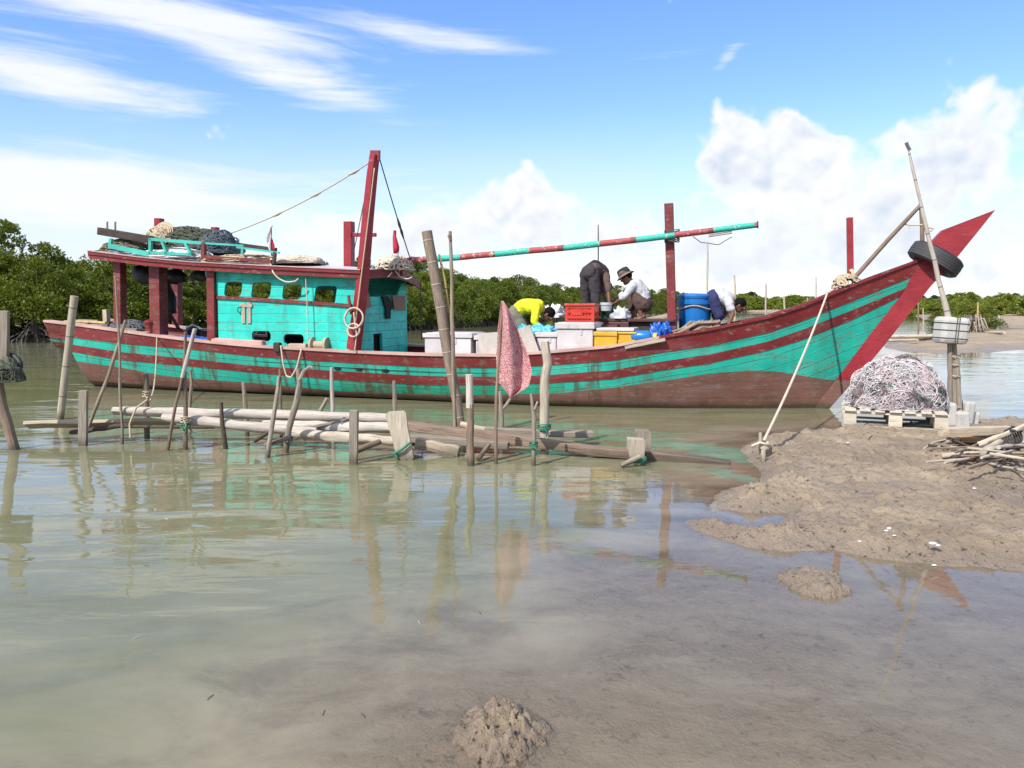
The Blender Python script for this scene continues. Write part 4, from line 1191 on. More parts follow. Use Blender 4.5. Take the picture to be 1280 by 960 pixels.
# tarpaulins
def tarp(name, label, poly_c, size, mat, seed, zamp=1., cat='tarpaulin', parent=None):
    m = MB(); heap(m, (0, 0, 0), size, 0, seed, 60, 24, .55, 2.3)
    m.v = [tuple(Vector(v)*(1-.22*abs(mnoise.noise(Vector(v)*7+Vector((seed, 0, 0)))))) for v in m.v]
    o = m.build(name, M[mat], None, smooth=180); o.location = BW(*poly_c); o.rotation_euler = (0, 0, BANG)
    return tag(o, label, cat)
c = BP(668, 413, -.55); tarp('tarpaulin', 'crumpled cyan tarpaulin behind the white boxes under the man in yellow', (c.x, c.y, c.z-.1), (.50, .25, .16), 'tarp_cyan', 3)
c = BP(682, 413, -.75); tarp('tarpaulin', 'light blue plastic sheet hanging over a white fish box', (c.x, c.y, c.z-.06), (.30, .17, .13), 'tarp_lightblue', 4)
c = BP(826, 416, -.65); tarp('tarpaulin', 'bright blue tarpaulin bunched at the foot of the fore mast', (c.x, c.y, c.z-.12), (.17, .24, .27), 'tarp_blue', 7)
c = BP(690, 391, .3); tarp('net_bundle', 'pale bundled net lying between the man in yellow and the red crate', (c.x, c.y, c.z-.08), (.2, .2, .2), 'net_white', 9, cat='net')
# blue tub with rim and lid cloth
c = BP(868, 409, .55); zb = zdeck(c.x); zt = BP(868, 371, .2).z
t = bthing('blue_tub', 'big round blue plastic tub beside the fore mast', 'tub', (c.x, .55, zb))
h = zt-zb; R_ = .5*(BP(889, 380, .3).x-BP(846.5, 380, .3).x)
m = MB(); m.lathe((0, 0, 0), [(0, 0), (R_*.84, 0), (R_*.88, .03), (R_*.96, h*.7), (R_*.985, h*.9), (R_*.985, h), (R_*.93, h), (R_*.86, .06), (0, .05)], 32); m.build('tub_body', M['barrel_blue'], t, smooth=40)
m = MB(); m.lathe((0, 0, h*.86), [(R_*.98, 0), (R_*1.06, .0), (R_*1.07, .05), (R_*1.0, .055)], 32); m.lathe((0, 0, h), [(R_*.93, -.02), (R_*1.03, -.02), (R_*1.05, .02), (R_*1.0, .04), (R_*.93, .02)], 32); m.build('rim', M['barrel_blue'], t, smooth=40)
m = MB(); m.lathe((0, 0, h), [(0, .05), (R_*.6, .06), (R_*.98, .03), (R_*1.0, .0)], 24)
m.v = [(x, y, z+.02*mnoise.noise(Vector((x*6, y*6, 1)))) for x, y, z in m.v]; m.build('cover', M['tarp_blue'], t, smooth=40)
m = MB(); P = [(R_*1.05*math.cos(a), R_*1.05*math.sin(a), h*.80+.03*math.sin(3*a)) for a in np.linspace(math.pi*1.05, math.pi*1.98, 20)]; m.tube(P, .013, 6); m.build('tie_rope', M['rope'], t)
# small blue container with yellow cap, buckets, bag
c = BP(802, 423, -.85); t = bthing('jerry_can', 'small blue can with a yellow cap lying by the yellow box', 'can', (c.x, c.y, c.z-.03))
R9 = Matrix.Rotation(math.pi/2, 3, 'Y')
m = MB(); m.lathe((0, 0, .06), [(0, -.17), (.07, -.17), (.095, -.14), (.095, .10), (.07, .15), (.04, .16), (.04, .18), (0, .18)], 18, 0, R9); m.build('can_body', M['barrel_blue'], t, smooth=50)
m = MB(); m.lathe((.185, 0, .06), [(0, .0), (.06, 0), (.06, .05), (0, .05)], 12, 0, R9); m.build('cap', M['plastic_yellow'], t)
def bucket(label, px, py0, py1, n, w, mat, rimm=None):
    c = BP(px, py1, n); h = BP(px, py0, n).z-c.z; r = w/2*13.5/F
    t = bthing('bucket', label, 'bucket', tuple(c))
    m = MB(); m.lathe((0, 0, 0), [(0, 0), (r*.82, 0), (r, h), (r*.93, h), (r*.76, .02), (0, .02)], 20); m.build('bucket_body', M[mat], t, smooth=40)
    m = MB(); m.lathe((0, 0, h), [(r*.95, -.03), (r*1.06, -.03), (r*1.06, .012), (r*.95, .012)], 20); m.build('rim', M[rimm or mat], t, smooth=40)
bucket('dark green bucket on the bench below the pale basin', 759, 386, 399, .12, 17, 'green_dark')
bucket('pale grey basin beside the bent man in dark trousers', 757.5, 379, 388.5, .0, 15, 'bucket_grey')
c = BP(776, 396, -.02); m = MB(); heap(m, (0, 0, 0), (.16, .12, .17), 0, 15, 26, 10, .5, 2.6); m.box((.08, 0, .02), (.18, .14, .03))
o = m.build('plastic_bag', M['bag_white'], None, smooth=180); o.location = BW(c.x, c.y, HZ+.0); o.rotation_euler = (0, 0, BANG); tag(o, 'crumpled white plastic bag in front of the crouching man', 'bag')
# pale plank and bundle of sticks and old rope by the bow
a, b = BP(782, 434, -.98), BP(832, 424, -.94)
m = MB(); m.beam(a, b, .30, .05); bmesh_thing(m, 'plank', M['bleached'], (a+b)/2, 'pale bleached plank lying along the rail beside the yellow box', 'plank', bevel=.006)
m = MB(); rg = random.Random(5)
for k in range(26):
    a = BP(rg.uniform(826, 860), rg.uniform(416, 424), -.72+rg.uniform(-.12, .3)); b = BP(rg.uniform(862, 902), rg.uniform(400, 412), -.6+rg.uniform(-.2, .3))
    mid = (a+b)/2+Vector((0, 0, rg.uniform(-.03, .08)))
    m.tube([a, mid, b], rg.uniform(.012, .028), 6, 0, .15)
bmesh_thing(m, 'stick_bundle', M['stick'], BP(862, 418, -.7), 'tangled bundle of brown sticks and old rope by the blue tub', 'bundle')
# stern deck gear
m = MB(); p = BP(160, 400, -.2); b0 = (p.x, p.y, zdeck(p.x))
heap(m, b0, (.52, .4, .26), 0, 21); strands(m, b0, (.55, .42, .28), 90, .008, 0, 22)
bmesh_thing(m, 'net_heap', M['net_grey'], b0, 'dark grey net heaped on the stern deck behind the roof post', 'net', smooth=180)
rg = random.Random(8)
for k in range(13):
    p = BP(rg.uniform(96, 182), 404, -.8+rg.uniform(0, .7)); s = p.x; z = zdeck(s)+.05+.035*(k % 4)
    L_ = rg.uniform(.35, .8)
    m = MB(); an = rg.uniform(-.35, .35)
    m.tube([(s-L_*math.cos(an), p.y-L_*math.sin(an), z), (s, p.y, z+rg.uniform(-.01, .03)), (s+L_*math.cos(an), p.y+L_*math.sin(an), z+rg.uniform(-.03, .05))], rg.uniform(.018, .035), 6, 0, .1)
    bmesh_thing(m, 'firewood_stick', M['stick' if k % 3 else 'yellow_cane'], (s, p.y, z), 'brown stick lying loose among the firewood on the stern deck', 'stick', 'firewood on the stern deck')
m = MB(); p = BP(133, 394, -.5); m.box((p.x, p.y, p.z-.02), (.10, .1, .26)); bmesh_thing(m, 'wood_block', M['plank'], (p.x, p.y, p.z-.15), 'short upright wood block on the stern deck by the grey net', 'wood block', bevel=.006)
m = MB(); p = BP(240, 418, -.55); b0 = (p.x, p.y, zdeck(p.x)); heap(m, b0, (.72, .5, .22), 0, 31, 34, 12, .3, 1.8)
bmesh_thing(m, 'tarpaulin', M['tarp_blue'], b0, 'blue tarpaulin spread on the deck just behind the cabin', 'tarpaulin', smooth=180)
p = BP(240, 402, -.1); t = bthing('cooking_pot', 'shiny metal pot lid upside down on the deck behind the cabin', 'pot', (p.x, p.y, zdeck(p.x)+.10))
m = MB(); m.lathe((0, 0, 0), [(.16, 0), (.16, .17), (.15, .18), (.0, .17)], 18); m.build('pot_body', M['dark_wood'], t, smooth=40)
m = MB(); m.lathe((0, 0, .18), [(.0, .01), (.17, .0), (.18, .02), (.12, .07), (.03, .095), (.03, .11), (0, .115)], 20); m.build('pot_lid', M['metal'], t, smooth=40)
m = MB(); b0 = (p.x, p.y, zdeck(p.x)); m.box((p.x, p.y, zdeck(p.x)+.05), (.9, .5, .1)); bmesh_thing(m, 'wood_block', M['dark_wood'], b0, 'low dark wooden platform under the metal pot', 'platform', bevel=.01)
# dark tarpaulin bundle hung under the roof
m = MB(); 
for (x0, y0, x1, y1, w_, sd) in [(168, 338, 196, 350, .16, 1), (192, 343, 206, 352, .14, 2), (204, 345, 216, 392, .11, 4), (206, 344, 232, 347, .12, 5), (240, 344, 262, 347, .10, 6)]:
    a, b = BP(x0, y0, -.35), BP(x1, y1, -.35)
    k = 9; m.tube([a.lerp(b, t)+Vector((0, 0, .05*mnoise.noise(Vector((t*4, sd, 0))))) for t in np.linspace(0, 1, k)], [w_*(.45+.75*math.sin(math.pi*min(1, max(0, t*.9+.05)))) for t in np.linspace(0, 1, k)], 12, 0, .25)
p = BP(200, 343, -.35); bmesh_thing(m, 'tarpaulin', M['tarp_dark'], p, 'black tarpaulin rolled up and slung under the roof edge', 'tarpaulin', smooth=180)
# nets, ropes and flags on the roof
def roofz(s, n): 
    u = (s-rs0)/(rs1-rs0); return rsurf(min(1, max(0, u)), (n+RN)/(2*RN)).z if isinstance(rsurf(0, 0), Vector) else rsurf(min(1, max(0, u)), (n+RN)/(2*RN))[2]
p = BP(233, 300, -.3); b0 = (p.x, p.y, BP(233, 312, -.3).z)
m = MB(); heap(m, b0, (.80, .42, .40), 0, 41, 40, 14, .16, 2.4); strands(m, b0, (.80, .44, .40), 150, .010, 0, 42, (.2, .7)); 
bmesh_thing(m, 'net_heap', M['net_green'], b0, 'large olive green net heaped on the roof rack', 'net', smooth=180)
p = BP(276, 300, -.5); b0 = (p.x, p.y, BP(276, 318, -.5).z)
m = MB(); heap(m, b0, (.34, .4, .38), 0, 44, 30, 12, .3); strands(m, b0, (.38, .42, .42), 60, .009, 0, 45)
bmesh_thing(m, 'net_heap', M['net_blue'], b0, 'blue net bunched at the front end of the roof rack', 'net', smooth=180)
m = MB(); p = BP(203, 292, -.55); b0 = (p.x, p.y, p.z-.14)
strands(m, b0, (.30, .26, .26), 46, .014, 0, 47, (.8, 2.), npt=30, seg=5)
for k in range(9): coil(m, (p.x+.02*k-.06, p.y-.12, p.z-.02), .13+.012*k, .013, 1.3, 0, 60+k, Matrix.Rotation(1.25, 3, 'X') @ Matrix.Rotation(.12*k-.5, 3, 'Z'))
bmesh_thing(m, 'rope_coil', M['rope'], b0, 'straw coloured rope coil at the stern end of the roof net', 'rope', smooth=180)
m = MB(); p = BP(372, 330, -.55); b0 = (p.x, p.y, roofz(p.x, -.55)); hgt = BP(372, 320, -.55).z-b0[2]
heap(m, b0, (.45, .42, hgt*.8), 0, 51, 30, 10, .2); strands(m, b0, (.50, .44, hgt*.95), 110, .011, 0, 52)
bmesh_thing(m, 'rope_heap', M['rope_pale'], b0, 'pale rope heaped on the cabin roof behind the mast', 'rope', smooth=180)
m = MB(); p = BP(300, 327, -.8); b0 = (p.x, p.y, roofz(p.x, -.8)); strands(m, b0, (.75, .35, .13), 70, .011, 0, 54); 
bmesh_thing(m, 'rope_heap', M['rope'], b0, 'loose tan ropes spread low on the roof under the teal rack', 'rope', smooth=180)
m = MB(); p = BP(215, 322, -.9); b0 = (p.x, p.y, roofz(p.x, -.9)); strands(m, b0, (.85, .25, .16), 60, .012, 0, 55)
bmesh_thing(m, 'rope_heap', M['net_white'], b0, 'whitish cord tangle on the roof edge beside the teal ladder rack', 'rope', smooth=180)
m = MB(); p = BP(158, 306, -.7); b0 = (p.x, p.y, BP(158, 314, -.7).z); strands(m, b0, (.5, .3, .2), 60, .012, 0, 56)
bmesh_thing(m, 'rope_heap', M['net_olive'], b0, 'brown frayed rope tangle at the stern end of the roof', 'rope', smooth=180)
m = MB(); p = BP(492, 331, -.35); b0 = (p.x, p.y, BP(492, 338, -.35).z); strands(m, b0, (.34, .26, .24), 60, .011, 0, 58)
rope([BP(470, 334, -.5), BP(482, 346, -.5), BP(490, 340, -.5)], .011, .03, m=m); rope([BP(494, 338, -.5), BP(504, 347, -.5), BP(515, 346, -.5)], .011, .03, m=m)
bmesh_thing(m, 'rope_heap', M['rope_pale'], b0, 'pale rope bundle at the front roof edge by the boom end', 'rope', smooth=180)
def flagthing(label, px, ytop, ybot, n, kind):
    a, b = BP(px, ytop, n), BP(px, ybot, n); t = bthing('small_flag', label, 'flag', tuple(b))
    h = a.z-b.z
    m = MB(); m.tube([(0, 0, 0), (0, 0, h)], .014, 6); m.build('flag_staff', M['dark_wood'], t)
    def cl(u, v): return (.015+(-.03+.10*u)*(.4+.6*v)*(1 if kind else -1)*.9, .02*math.sin(v*9+u*3), h*(.32+.58*v) if kind else h*(.35+.60*v))
    m = MB()
    if kind:
        m.grid(lambda u, v: (.012-.16*u*math.sin(math.pi*(.12+.80*v))*(.9-.4*v), .03*math.sin(u*7+v*5), h*(.28+.62*v)), 8, 10); fl = m.build('cloth', M['flag_white'], t, smooth=180)
        m = MB(); m.grid(lambda u, v: (.016+.05*u*math.sin(math.pi*v), .02*math.sin(u*7+v*5), h*(.24+.40*v)), 4, 8); m.build('cloth', M['flag_red'], t, smooth=180)
        m = MB(); m.ball((0, 0, h), (.03, .03, .04)); m.build('knob', M['paper_white'], t, smooth=180)
    else:
        m.tube([(.01, 0, h*.38), (.0, 0, h*.55), (-.02, 0, h*.8), (-.03, 0, h)], [.05, .06, .035, .012], 8, 0, .2); m.build('cloth', M['flag_red'], t, smooth=180)
        m = MB(); m.tube([(.02, 0, h*.20), (.01, 0, h*.42)], [.035, .045], 8, 0, .2); m.build('cloth', M['flag_white'], t, smooth=180)
flagthing('small white and red flag on a staff on the cabin roof', 340, 283, 327, -.6, True)
flagthing('furled red and white flag standing by the boom end', 495, 288, 334, -.3, False)
m = MB(); rope([BP(338, 329, -1.16), BP(342, 341, -1.27), BP(352, 350, -1.25), BP(365, 352, -1.25), BP(373, 348, -1.22)], .014, .02, 10, m=m)
bmesh_thing(m, 'rope', M['rope_pale'], BP(345, 340, -1.25), 'pale rope loop hanging over the red roof edge above the windows', 'rope', smooth=180)
m = MB(); rope([BP(382, 346, -1.16), BP(384, 380, -1.15), BP(385, 430, -1.17)], .010, 0, 10, m=m)
bmesh_thing(m, 'rope', M['rope_pale'], BP(385, 430, -1.17), 'thin pale cord hanging down the teal cabin side', 'rope', smooth=180)
# stays and halyards
def stay(label, a, b, r=.012, mat='rope_dark', sag=.06, knots=()):
    m = rope([a, b], r, sag)
    for k in knots:
        q = Vector(a).lerp(Vector(b), k); q.z -= sag*4*k*(1-k); d = (Vector(b)-Vector(a)).normalized()*.12
        m.tube([q-d, q, q+d], [r*1.2, r*2.6, r*1.2], 6)
    bmesh_thing(m, 'stay_rope', M[mat], Vector(b), label, 'rope', smooth=180)
stay('long grey stay from the mast head aft to the roof net', BP(462, 203, -1.08), BP(284, 293, -.4), .011, 'rope', .10, (.1, .35, .62))
stay('short dark stay from the mast head down to the boom end', BP(475, 200, -1.08), BP(513, 324, -.3), .011, 'rope_dark', .03, (.62, .7))
stay('thin halyard from the mast head down to the samson post', BP(462, 215, -1.08), BP(439, 330, .1), .008, 'rope_dark', .02)
stay('pale halyard running down the face of the red mast', BP(468, 210, -1.21), BP(444, 405, -1.28), .011, 'rope', .03)
m = MB(); c = BP(443, 398, -1.31)
coil(m, c, .17, .014, 4, 0, 77, Matrix.Rotation(1.45, 3, 'X')); coil(m, c+Vector((0, -.03, -.2)), .11, .012, 3, 0, 78, Matrix.Rotation(1.4, 3, 'X'))
rope([c+Vector((0, -.02, .1)), c+Vector((.05, -.03, -.25)), c+Vector((.0, -.02, -.55))], .012, .03, 10, m=m)
bmesh_thing(m, 'rope_coil', M['rope_pale'], c, 'pale rope coil hung on the lower part of the red mast', 'rope', smooth=180)
m = MB(); c = BP(437, 378, -1.24); m.tube([c+Vector((-.02, 0, .12)), c, c+Vector((.03, 0, -.2))], .025, 6); m.build('belaying_pin', M['red'], boat)
# cloths and boards hung in the front opening
def front_board(label, pts, mat, cat, name):
    P = [fpt(*p) for p in pts]; base = (cab_r+.03, sum(p[0] for p in P)/4, min(p[1] for p in P))
    m = MB(); m.plate(P, [], lambda u, v, t: (cab_r+.025+t, u, v), .02)
    bmesh_thing(m, name, M[mat], base, label, cat)
front_board('brown board hung left of the black cloth on the cabin front', [(452, 367), (458, 366), (462, 384), (453, 386)], 'cardboard', 'board', 'board')
front_board('brown board hung right of the black cloth on the cabin front', [(488, 369), (504, 370), (504.5, 388), (491, 387)], 'cardboard', 'board', 'board')
front_board('black cloth hung over the front opening of the cabin', [(475, 370), (483, 370), (488, 379), (488, 386), (486, 388), (485.5, 398.5), (480, 398.5), (480, 386)], 'black_cloth', 'cloth', 'black_cloth')
m = MB(); rope([BP(526, 352, 1.1), BP(526, 385, 1.1), BP(527, 425, 1.1)], .010, 0, 8, m=m); bmesh_thing(m, 'rope', M['rope_dark'], BP(527, 425, 1.1), 'thin rope hanging straight from the front corner of the roof', 'rope')
# tyre hung over the bow horn
t = bthing('tyre', 'black rubber tyre hung as a fender over the red bow horn', 'tyre', tuple(BP(1169, 324, 0)))
tl = Matrix.Rotation(math.radians(31), 3, 'Y')
m = MB(); Ro, wdt = .385, .118
prof = [(Ro-.145, -wdt*.75), (Ro-.12, -wdt), (Ro-.05, -wdt*1.08), (Ro-.012, -wdt*.86), (Ro, -wdt*.5), (Ro+.003, 0), (Ro, wdt*.5), (Ro-.012, wdt*.86), (Ro-.05, wdt*1.08), (Ro-.12, wdt), (Ro-.145, wdt*.75), (Ro-.13, 0), (Ro-.145, -wdt*.75)]
m.lathe((0, 0, 0), prof, 40, 0, tl); m.build('casing', M['rubber'], t, smooth=35)
m = MB()
for zc in (-.075, -.038, 0, .038, .075): m.lathe((0, 0, 0), [(Ro-.004-abs(zc)*.06, zc-.0165), (Ro+.005-abs(zc)*.06, zc-.0145), (Ro+.005-abs(zc)*.06, zc+.0145), (Ro-.004-abs(zc)*.06, zc+.0165)], 40, 0, tl)
m.build('tread', M['rubber_worn'], t, smooth=35)
# rope coil on the bow post and mooring line to the stake on the mud
m = MB(); c = BP(1059, 350, -.25)
coil(m, c-Vector((0, 0, .02)), .11, .016, 3, 0, 81, Matrix.Rotation(1.1, 3, 'X')); coil(m, c+Vector((.06, 0, .05)), .10, .016, 3, 0, 82, Matrix.Rotation(1.3, 3, 'Y')); strands(m, c-Vector((0, 0, .12)), (.22, .16, .2), 20, .014, 0, 83)
rope([c, BP(1048, 358, -.30), BP(1035, 366, -.36)], .016, .0, 8, m=m)
bmesh_thing(m, 'rope_coil', M['rope'], c, 'brown rope wound round the foot of the red bow post', 'rope', smooth=180)
STK = G(953, 578); STK.z = .06
pr = BP(1034, 367, -.40); pa = BW(*pr); pb = STK+Vector((0.01, 0, .17))
m = MB(); rope([pa+Vector((.0, .05, .03)), pa, pb], .0165, 0.0, 30, m=m)
q = [pa.lerp(pb, t)-Vector((0, 0, .32*t*(1-t))) for t in np.linspace(0, 1, 40)]
m = MB(); m.tube([pa+Vector((.05, .15, .02))]+q, .0165, 6)
wmesh_thing(m, 'mooring_rope', M['rope_pale'], pb, 'straw coloured mooring rope from the bow to the stake on the mud', 'rope', smooth=180)
# ropes over the near rail
m = MB(); rope([BP(351, 432, -1.27), BP(354, 455, -1.29), BP(358, 470, -1.27), BP(364, 472, -1.27), BP(371, 460, -1.29), BP(377, 436, -1.27)], .016, .0, 8, m=m)
bmesh_thing(m, 'rope_loop', M['rope_pale'], BP(360, 470, -1.27), 'thick rope loop hanging over the rail near the wooden bitt', 'rope', smooth=180)
# ------------------------------------------------------------------ people
def remesh(m, vox, smooth=5):
    me = bpy.data.meshes.new('tmp'); me.from_pydata(m.v, [], m.f)
    bm = bmesh.new(); bm.from_mesh(me); bmesh.ops.recalc_face_normals(bm, faces=bm.faces); bm.to_mesh(me); bm.free()
    o = bpy.data.objects.new('tmp', me); COL.objects.link(o)
    r = o.modifiers.new('r', 'REMESH'); r.mode = 'VOXEL'; r.voxel_size = vox
    s = o.modifiers.new('s', 'SMOOTH'); s.factor = .5; s.iterations = smooth
    bpy.context.view_layer.update(); dg = bpy.context.evaluated_depsgraph_get()
    out = bpy.data.meshes.new_from_object(o.evaluated_get(dg)); bpy.data.objects.remove(o)
    out.polygons.foreach_set('use_smooth', [True]*len(out.polygons)); return out
def limb(m, pts, rad):
    P = [Vector(p) for p in pts]; Q = []; R = []
    for i in range(len(P)-1):
        for k in range(6):
            t = k/6; Q.append(P[i].lerp(P[i+1], t)); R.append(rad[i]*(1-t)+rad[i+1]*t)
    Q.append(P[-1]); R.append(rad[-1])
    m.tube(Q, R, 12)
    for p, r in zip(P, rad): m.ball(p, r, 12)
def hand(m, wrist, elbow, up, curl=.5, s=1.):
    d = (Vector(wrist)-Vector(elbow)).normalized(); u = Vector(up); x = d.cross(u).normalized(); n = x.cross(d)
    w = Vector(wrist); R = Matrix((x, n, d)).transposed()
    m.ball(w+d*.045, (.042*s, .018*s, .055*s), 12, 0, R)
    for k, (o, L_) in enumerate(((-.032, .062), (-.011, .074), (.011, .070), (.032, .054))):
        b = w+d*.085+x*o; e = b+d*L_*.5*math.cos(curl*.5)-n*L_*.5*math.sin(curl*.5); f = e+d*L_*.5*math.cos(curl*1.5)-n*L_*.5*math.sin(curl*1.5)
        m.tube([b-d*.02, b, e, f], [.009, .0095, .0085, .007], 8); m.ball(f, .007, 8)
    b = w+d*.03-x*.03; e = b-x*.035+d*.03; f = e+d*.03-n*.01
    m.tube([b, e, f], [.012, .010, .008], 8); m.ball(f, .008, 8)
def person(label, J, face, base, parts, hat=None, shoulder=.19, hipw=.10, torso=(.125, .13, .135), side=(0, 1, 0)):
    """J: joints in boat coordinates. parts: clothing materials."""
    J = {k: Vector(v) for k, v in J.items()}; side = Vector(side).normalized()
    b = MB(); pel, chest, neck, head = J['pelvis'], J['chest'], J['neck'], J['head']
    spine = J.get('spine', pel.lerp(chest, .5))
    def trunk(m, ex, to='neck'):
        tor = [pel, spine, chest]
        ns = 12; Q = []
        for i in range(len(tor)-1):
            for k in range(ns): Q.append((tor[i].lerp(tor[i+1], k/ns), (i+k/ns)/(len(tor)-1)))
        Q.append((chest, 1.))
        for p, t in Q:
            r = np.interp(t, [0, .45, 1], torso)+ex
            hw = np.interp(t, [0, .45, .85, 1], [.155, .135, .175, .165])+ex
            ax = (chest-pel).normalized(); f = side.cross(ax).normalized()
            R = Matrix((f, side, ax)).transposed()
            m.ball(p, (r*.86, hw, r*.8), 14, 0, R)
    trunk(b, 0.)
    limb(b, [chest.lerp(neck, .2), neck, head.lerp(neck, .4)], [.075, .056, .054])
    fwd = Vector(face).normalized(); axh = (head-neck).normalized(); axh = (axh-fwd*axh.dot(fwd)); axh.normalize(); sx = fwd.cross(axh)
    RH = Matrix((fwd, sx, axh)).transposed()
    hp = lambda f, s_, u: head+fwd*f+sx*s_+axh*u
    b.ball(head, (.098, .076, .108), 18, 0, RH); b.ball(hp(.022, 0, -.062), (.066, .056, .058), 14, 0, RH)
    b.ball(hp(.098, 0, -.012), (.019, .013, .024), 8, 0, RH); b.ball(hp(.104, 0, -.028), (.016, .018, .011), 8, 0, RH); b.ball(hp(.083, 0, .024), (.018, .05, .012), 10, 0, RH)
    b.ball(hp(.082, 0, -.062), (.016, .026, .008), 8, 0, RH); b.ball(hp(.080, 0, -.076), (.015, .022, .008), 8, 0, RH); b.ball(hp(.07, 0, -.102), (.026, .026, .018), 8, 0, RH)
    for q in (-1, 1): b.ball(hp(-.008, q*.078, -.012), (.024, .010, .034), 8, 0, RH)
    for q, sd in ((-1, 'r'), (1, 'l')):
        sh = J.get('sh_'+sd, chest+side*q*shoulder); el = J['el_'+sd]; wr = J['wr_'+sd]
        limb(b, [sh, el, wr], [.056, .042, .029]); hand(b, wr, el, J.get('hup', Vector((0, 0, 1))), .7)
        hp_ = J.get('hip_'+sd, pel+side*q*hipw); kn = J['kn_'+sd]; an = J['an_'+sd]; to = J['to_'+sd]
        limb(b, [hp_, kn, an], [.090, .058, .038]); limb(b, [kn.lerp(an, .1), kn.lerp(an, .32), an.lerp(kn, .15)], [.053, .057, .038])
        d = (to-an).normalized(); heel = an-d*.05-Vector((0, 0, .045)); limb(b, [heel, an+d*.07-Vector((0, 0, .04)), to], [.034, .036, .026])
        for k in range(5):
            sd2 = d.cross(Vector((0, 0, 1))).normalized(); q0 = to+sd2*(.018*(k-2)); b.ball(q0+d*(.02-.004*abs(k-1)), (.010, .010, .009), 8)
    me = remesh(rel(b, base), .0095, 4); me.materials.clear(); me.materials.append(M['skin'])
    o = bpy.data.objects.new('person', me); COL.objects.link(o); o.location = BW(*base); o.rotation_euler = (0, 0, BANG)
    tag(o, label, 'person', 'men working on the boat')
    def cloth(name, build, mat, vox=.012, sm=4):
        m = MB(); build(m); q = remesh(rel(m, base), vox, sm); q.materials.clear(); q.materials.append(M[mat])
        v = np.zeros(len(q.vertices)*3, np.float32); q.vertices.foreach_get('co', v); v = v.reshape(-1, 3)
        nr = np.zeros(len(q.vertices)*3, np.float32); q.vertices.foreach_get('normal', nr); nr = nr.reshape(-1, 3)
        d = np.array([mnoise.fractal(Vector(p)*9, .8, 2., 3) for p in v.tolist()]); v += nr*(d*.012)[:, None]
        q.vertices.foreach_set('co', v.reshape(-1)); q.update()
        c = bpy.data.objects.new(name, q); COL.objects.link(c); c.parent = o; return c
    sl = parts.get('sleeve', .6)
    def shirt(m):
        trunk(m, .022)
        for q, sd in ((-1, 'r'), (1, 'l')):
            sh = J.get('sh_'+sd, chest+side*q*shoulder); el = J['el_'+sd]; wr = J['wr_'+sd]
            if sl <= 1: limb(m, [sh, sh.lerp(el, sl)], [.080, .070])
            else: limb(m, [sh, el, el.lerp(wr, sl-1)], [.078, .062, .050])
    def trous(m):
        ln = parts.get('leg', .9)
        ax = (chest-pel).normalized(); f = side.cross(ax).normalized(); R = Matrix((f, side, ax)).transposed()
        m.ball(pel, (.145, .185, .13), 16, 0, R); m.ball(pel.lerp(spine, .35), (.135, .165, .10), 16, 0, R)
        for q, sd in ((-1, 'r'), (1, 'l')):
            h_ = J.get('hip_'+sd, pel+side*q*hipw); kn = J['kn_'+sd]; an = J['an_'+sd]
            if ln <= .5: limb(m, [h_, h_.lerp(kn, ln*2)], [.112, .095])
            else: limb(m, [h_, kn, kn.lerp(an, ln*2-1)], [.112, .082, .074])
    if parts.get('shirt'): cloth('shirt', shirt, parts['shirt'])
    cloth('trousers', trous, parts['trousers'])
    if parts.get('hair', True):
        m = MB(); m.ball(hp(-.016, 0, .022), (.104, .086, .104), 20, 0, RH)
        m.v = [tuple(Vector(v)+(Vector(v)-head).normalized()*.006*mnoise.noise(Vector(v)*40)) for v in m.v]
        hh = rel(m, base).build('hair', M['hair'], o, smooth=180)
    if hat:
        m = MB(); hc = hp(-.005, 0, .055)
        m.lathe(hc, [(.165, -.035), (.160, -.028), (.112, .004), (.110, .02), (.107, .075), (.095, .10), (.06, .112), (0, .115)], 26, 0, RH @ Matrix.Rotation(0, 3, 'Y'))
        m.lathe(hc, [(.165, -.035), (.112, -.006), (.104, .0)], 26, 0, RH)
        h_ = rel(m, base).build('hat', M['hat_cloth'], o, smooth=50)
        m = MB(); m.lathe(hc, [(.1125, .006), (.1135, .006), (.1125, .035), (.1115, .035)], 26, 0, RH); rel(m, base).build('hat_band', M['brown_shirt'], h_, smooth=50)
    for q in (-1, 1):
        m = MB(); m.ball(hp(.081, q*.031, .003), (.012, .015, .010), 10, 0, RH); rel(m, base).build('eye', M['eye_white'], o, smooth=180)
    return o
def JP(px, py, n): return BP(px, py, n)
# man in yellow, bent double over the hold
n = -.30
z0 = zdeck(BP(648, 440, n).x)
J = dict(pelvis=JP(645, 391, n), spine=JP(655, 382.5, n), chest=JP(672, 384, n), neck=JP(680, 388.5, n), head=JP(686, 393, n),
         sh_r=JP(670, 387.5, n-.17), sh_l=JP(675, 385, n+.17), el_r=JP(668, 401, n-.24), wr_r=JP(674, 414, n-.20), el_l=JP(685, 399, n+.20), wr_l=JP(689, 412, n+.12),
         kn_r=JP(655, 413, n-.12), kn_l=JP(656, 413, n+.12))
for sd, o in (('r', -.12), ('l', .12)):
    J['an_'+sd] = Vector((J['kn_'+sd].x-.10, n+o, z0+.08)); J['to_'+sd] = Vector((J['kn_'+sd].x+.08, n+o, z0+.03))
person('man in a yellow shirt and grey shorts bent over the white boxes', J, (.55, 0, -.84), (J['an_r'].x, n, z0), dict(shirt='yellow_shirt', trousers='grey_shorts', sleeve=1.85, leg=.44))
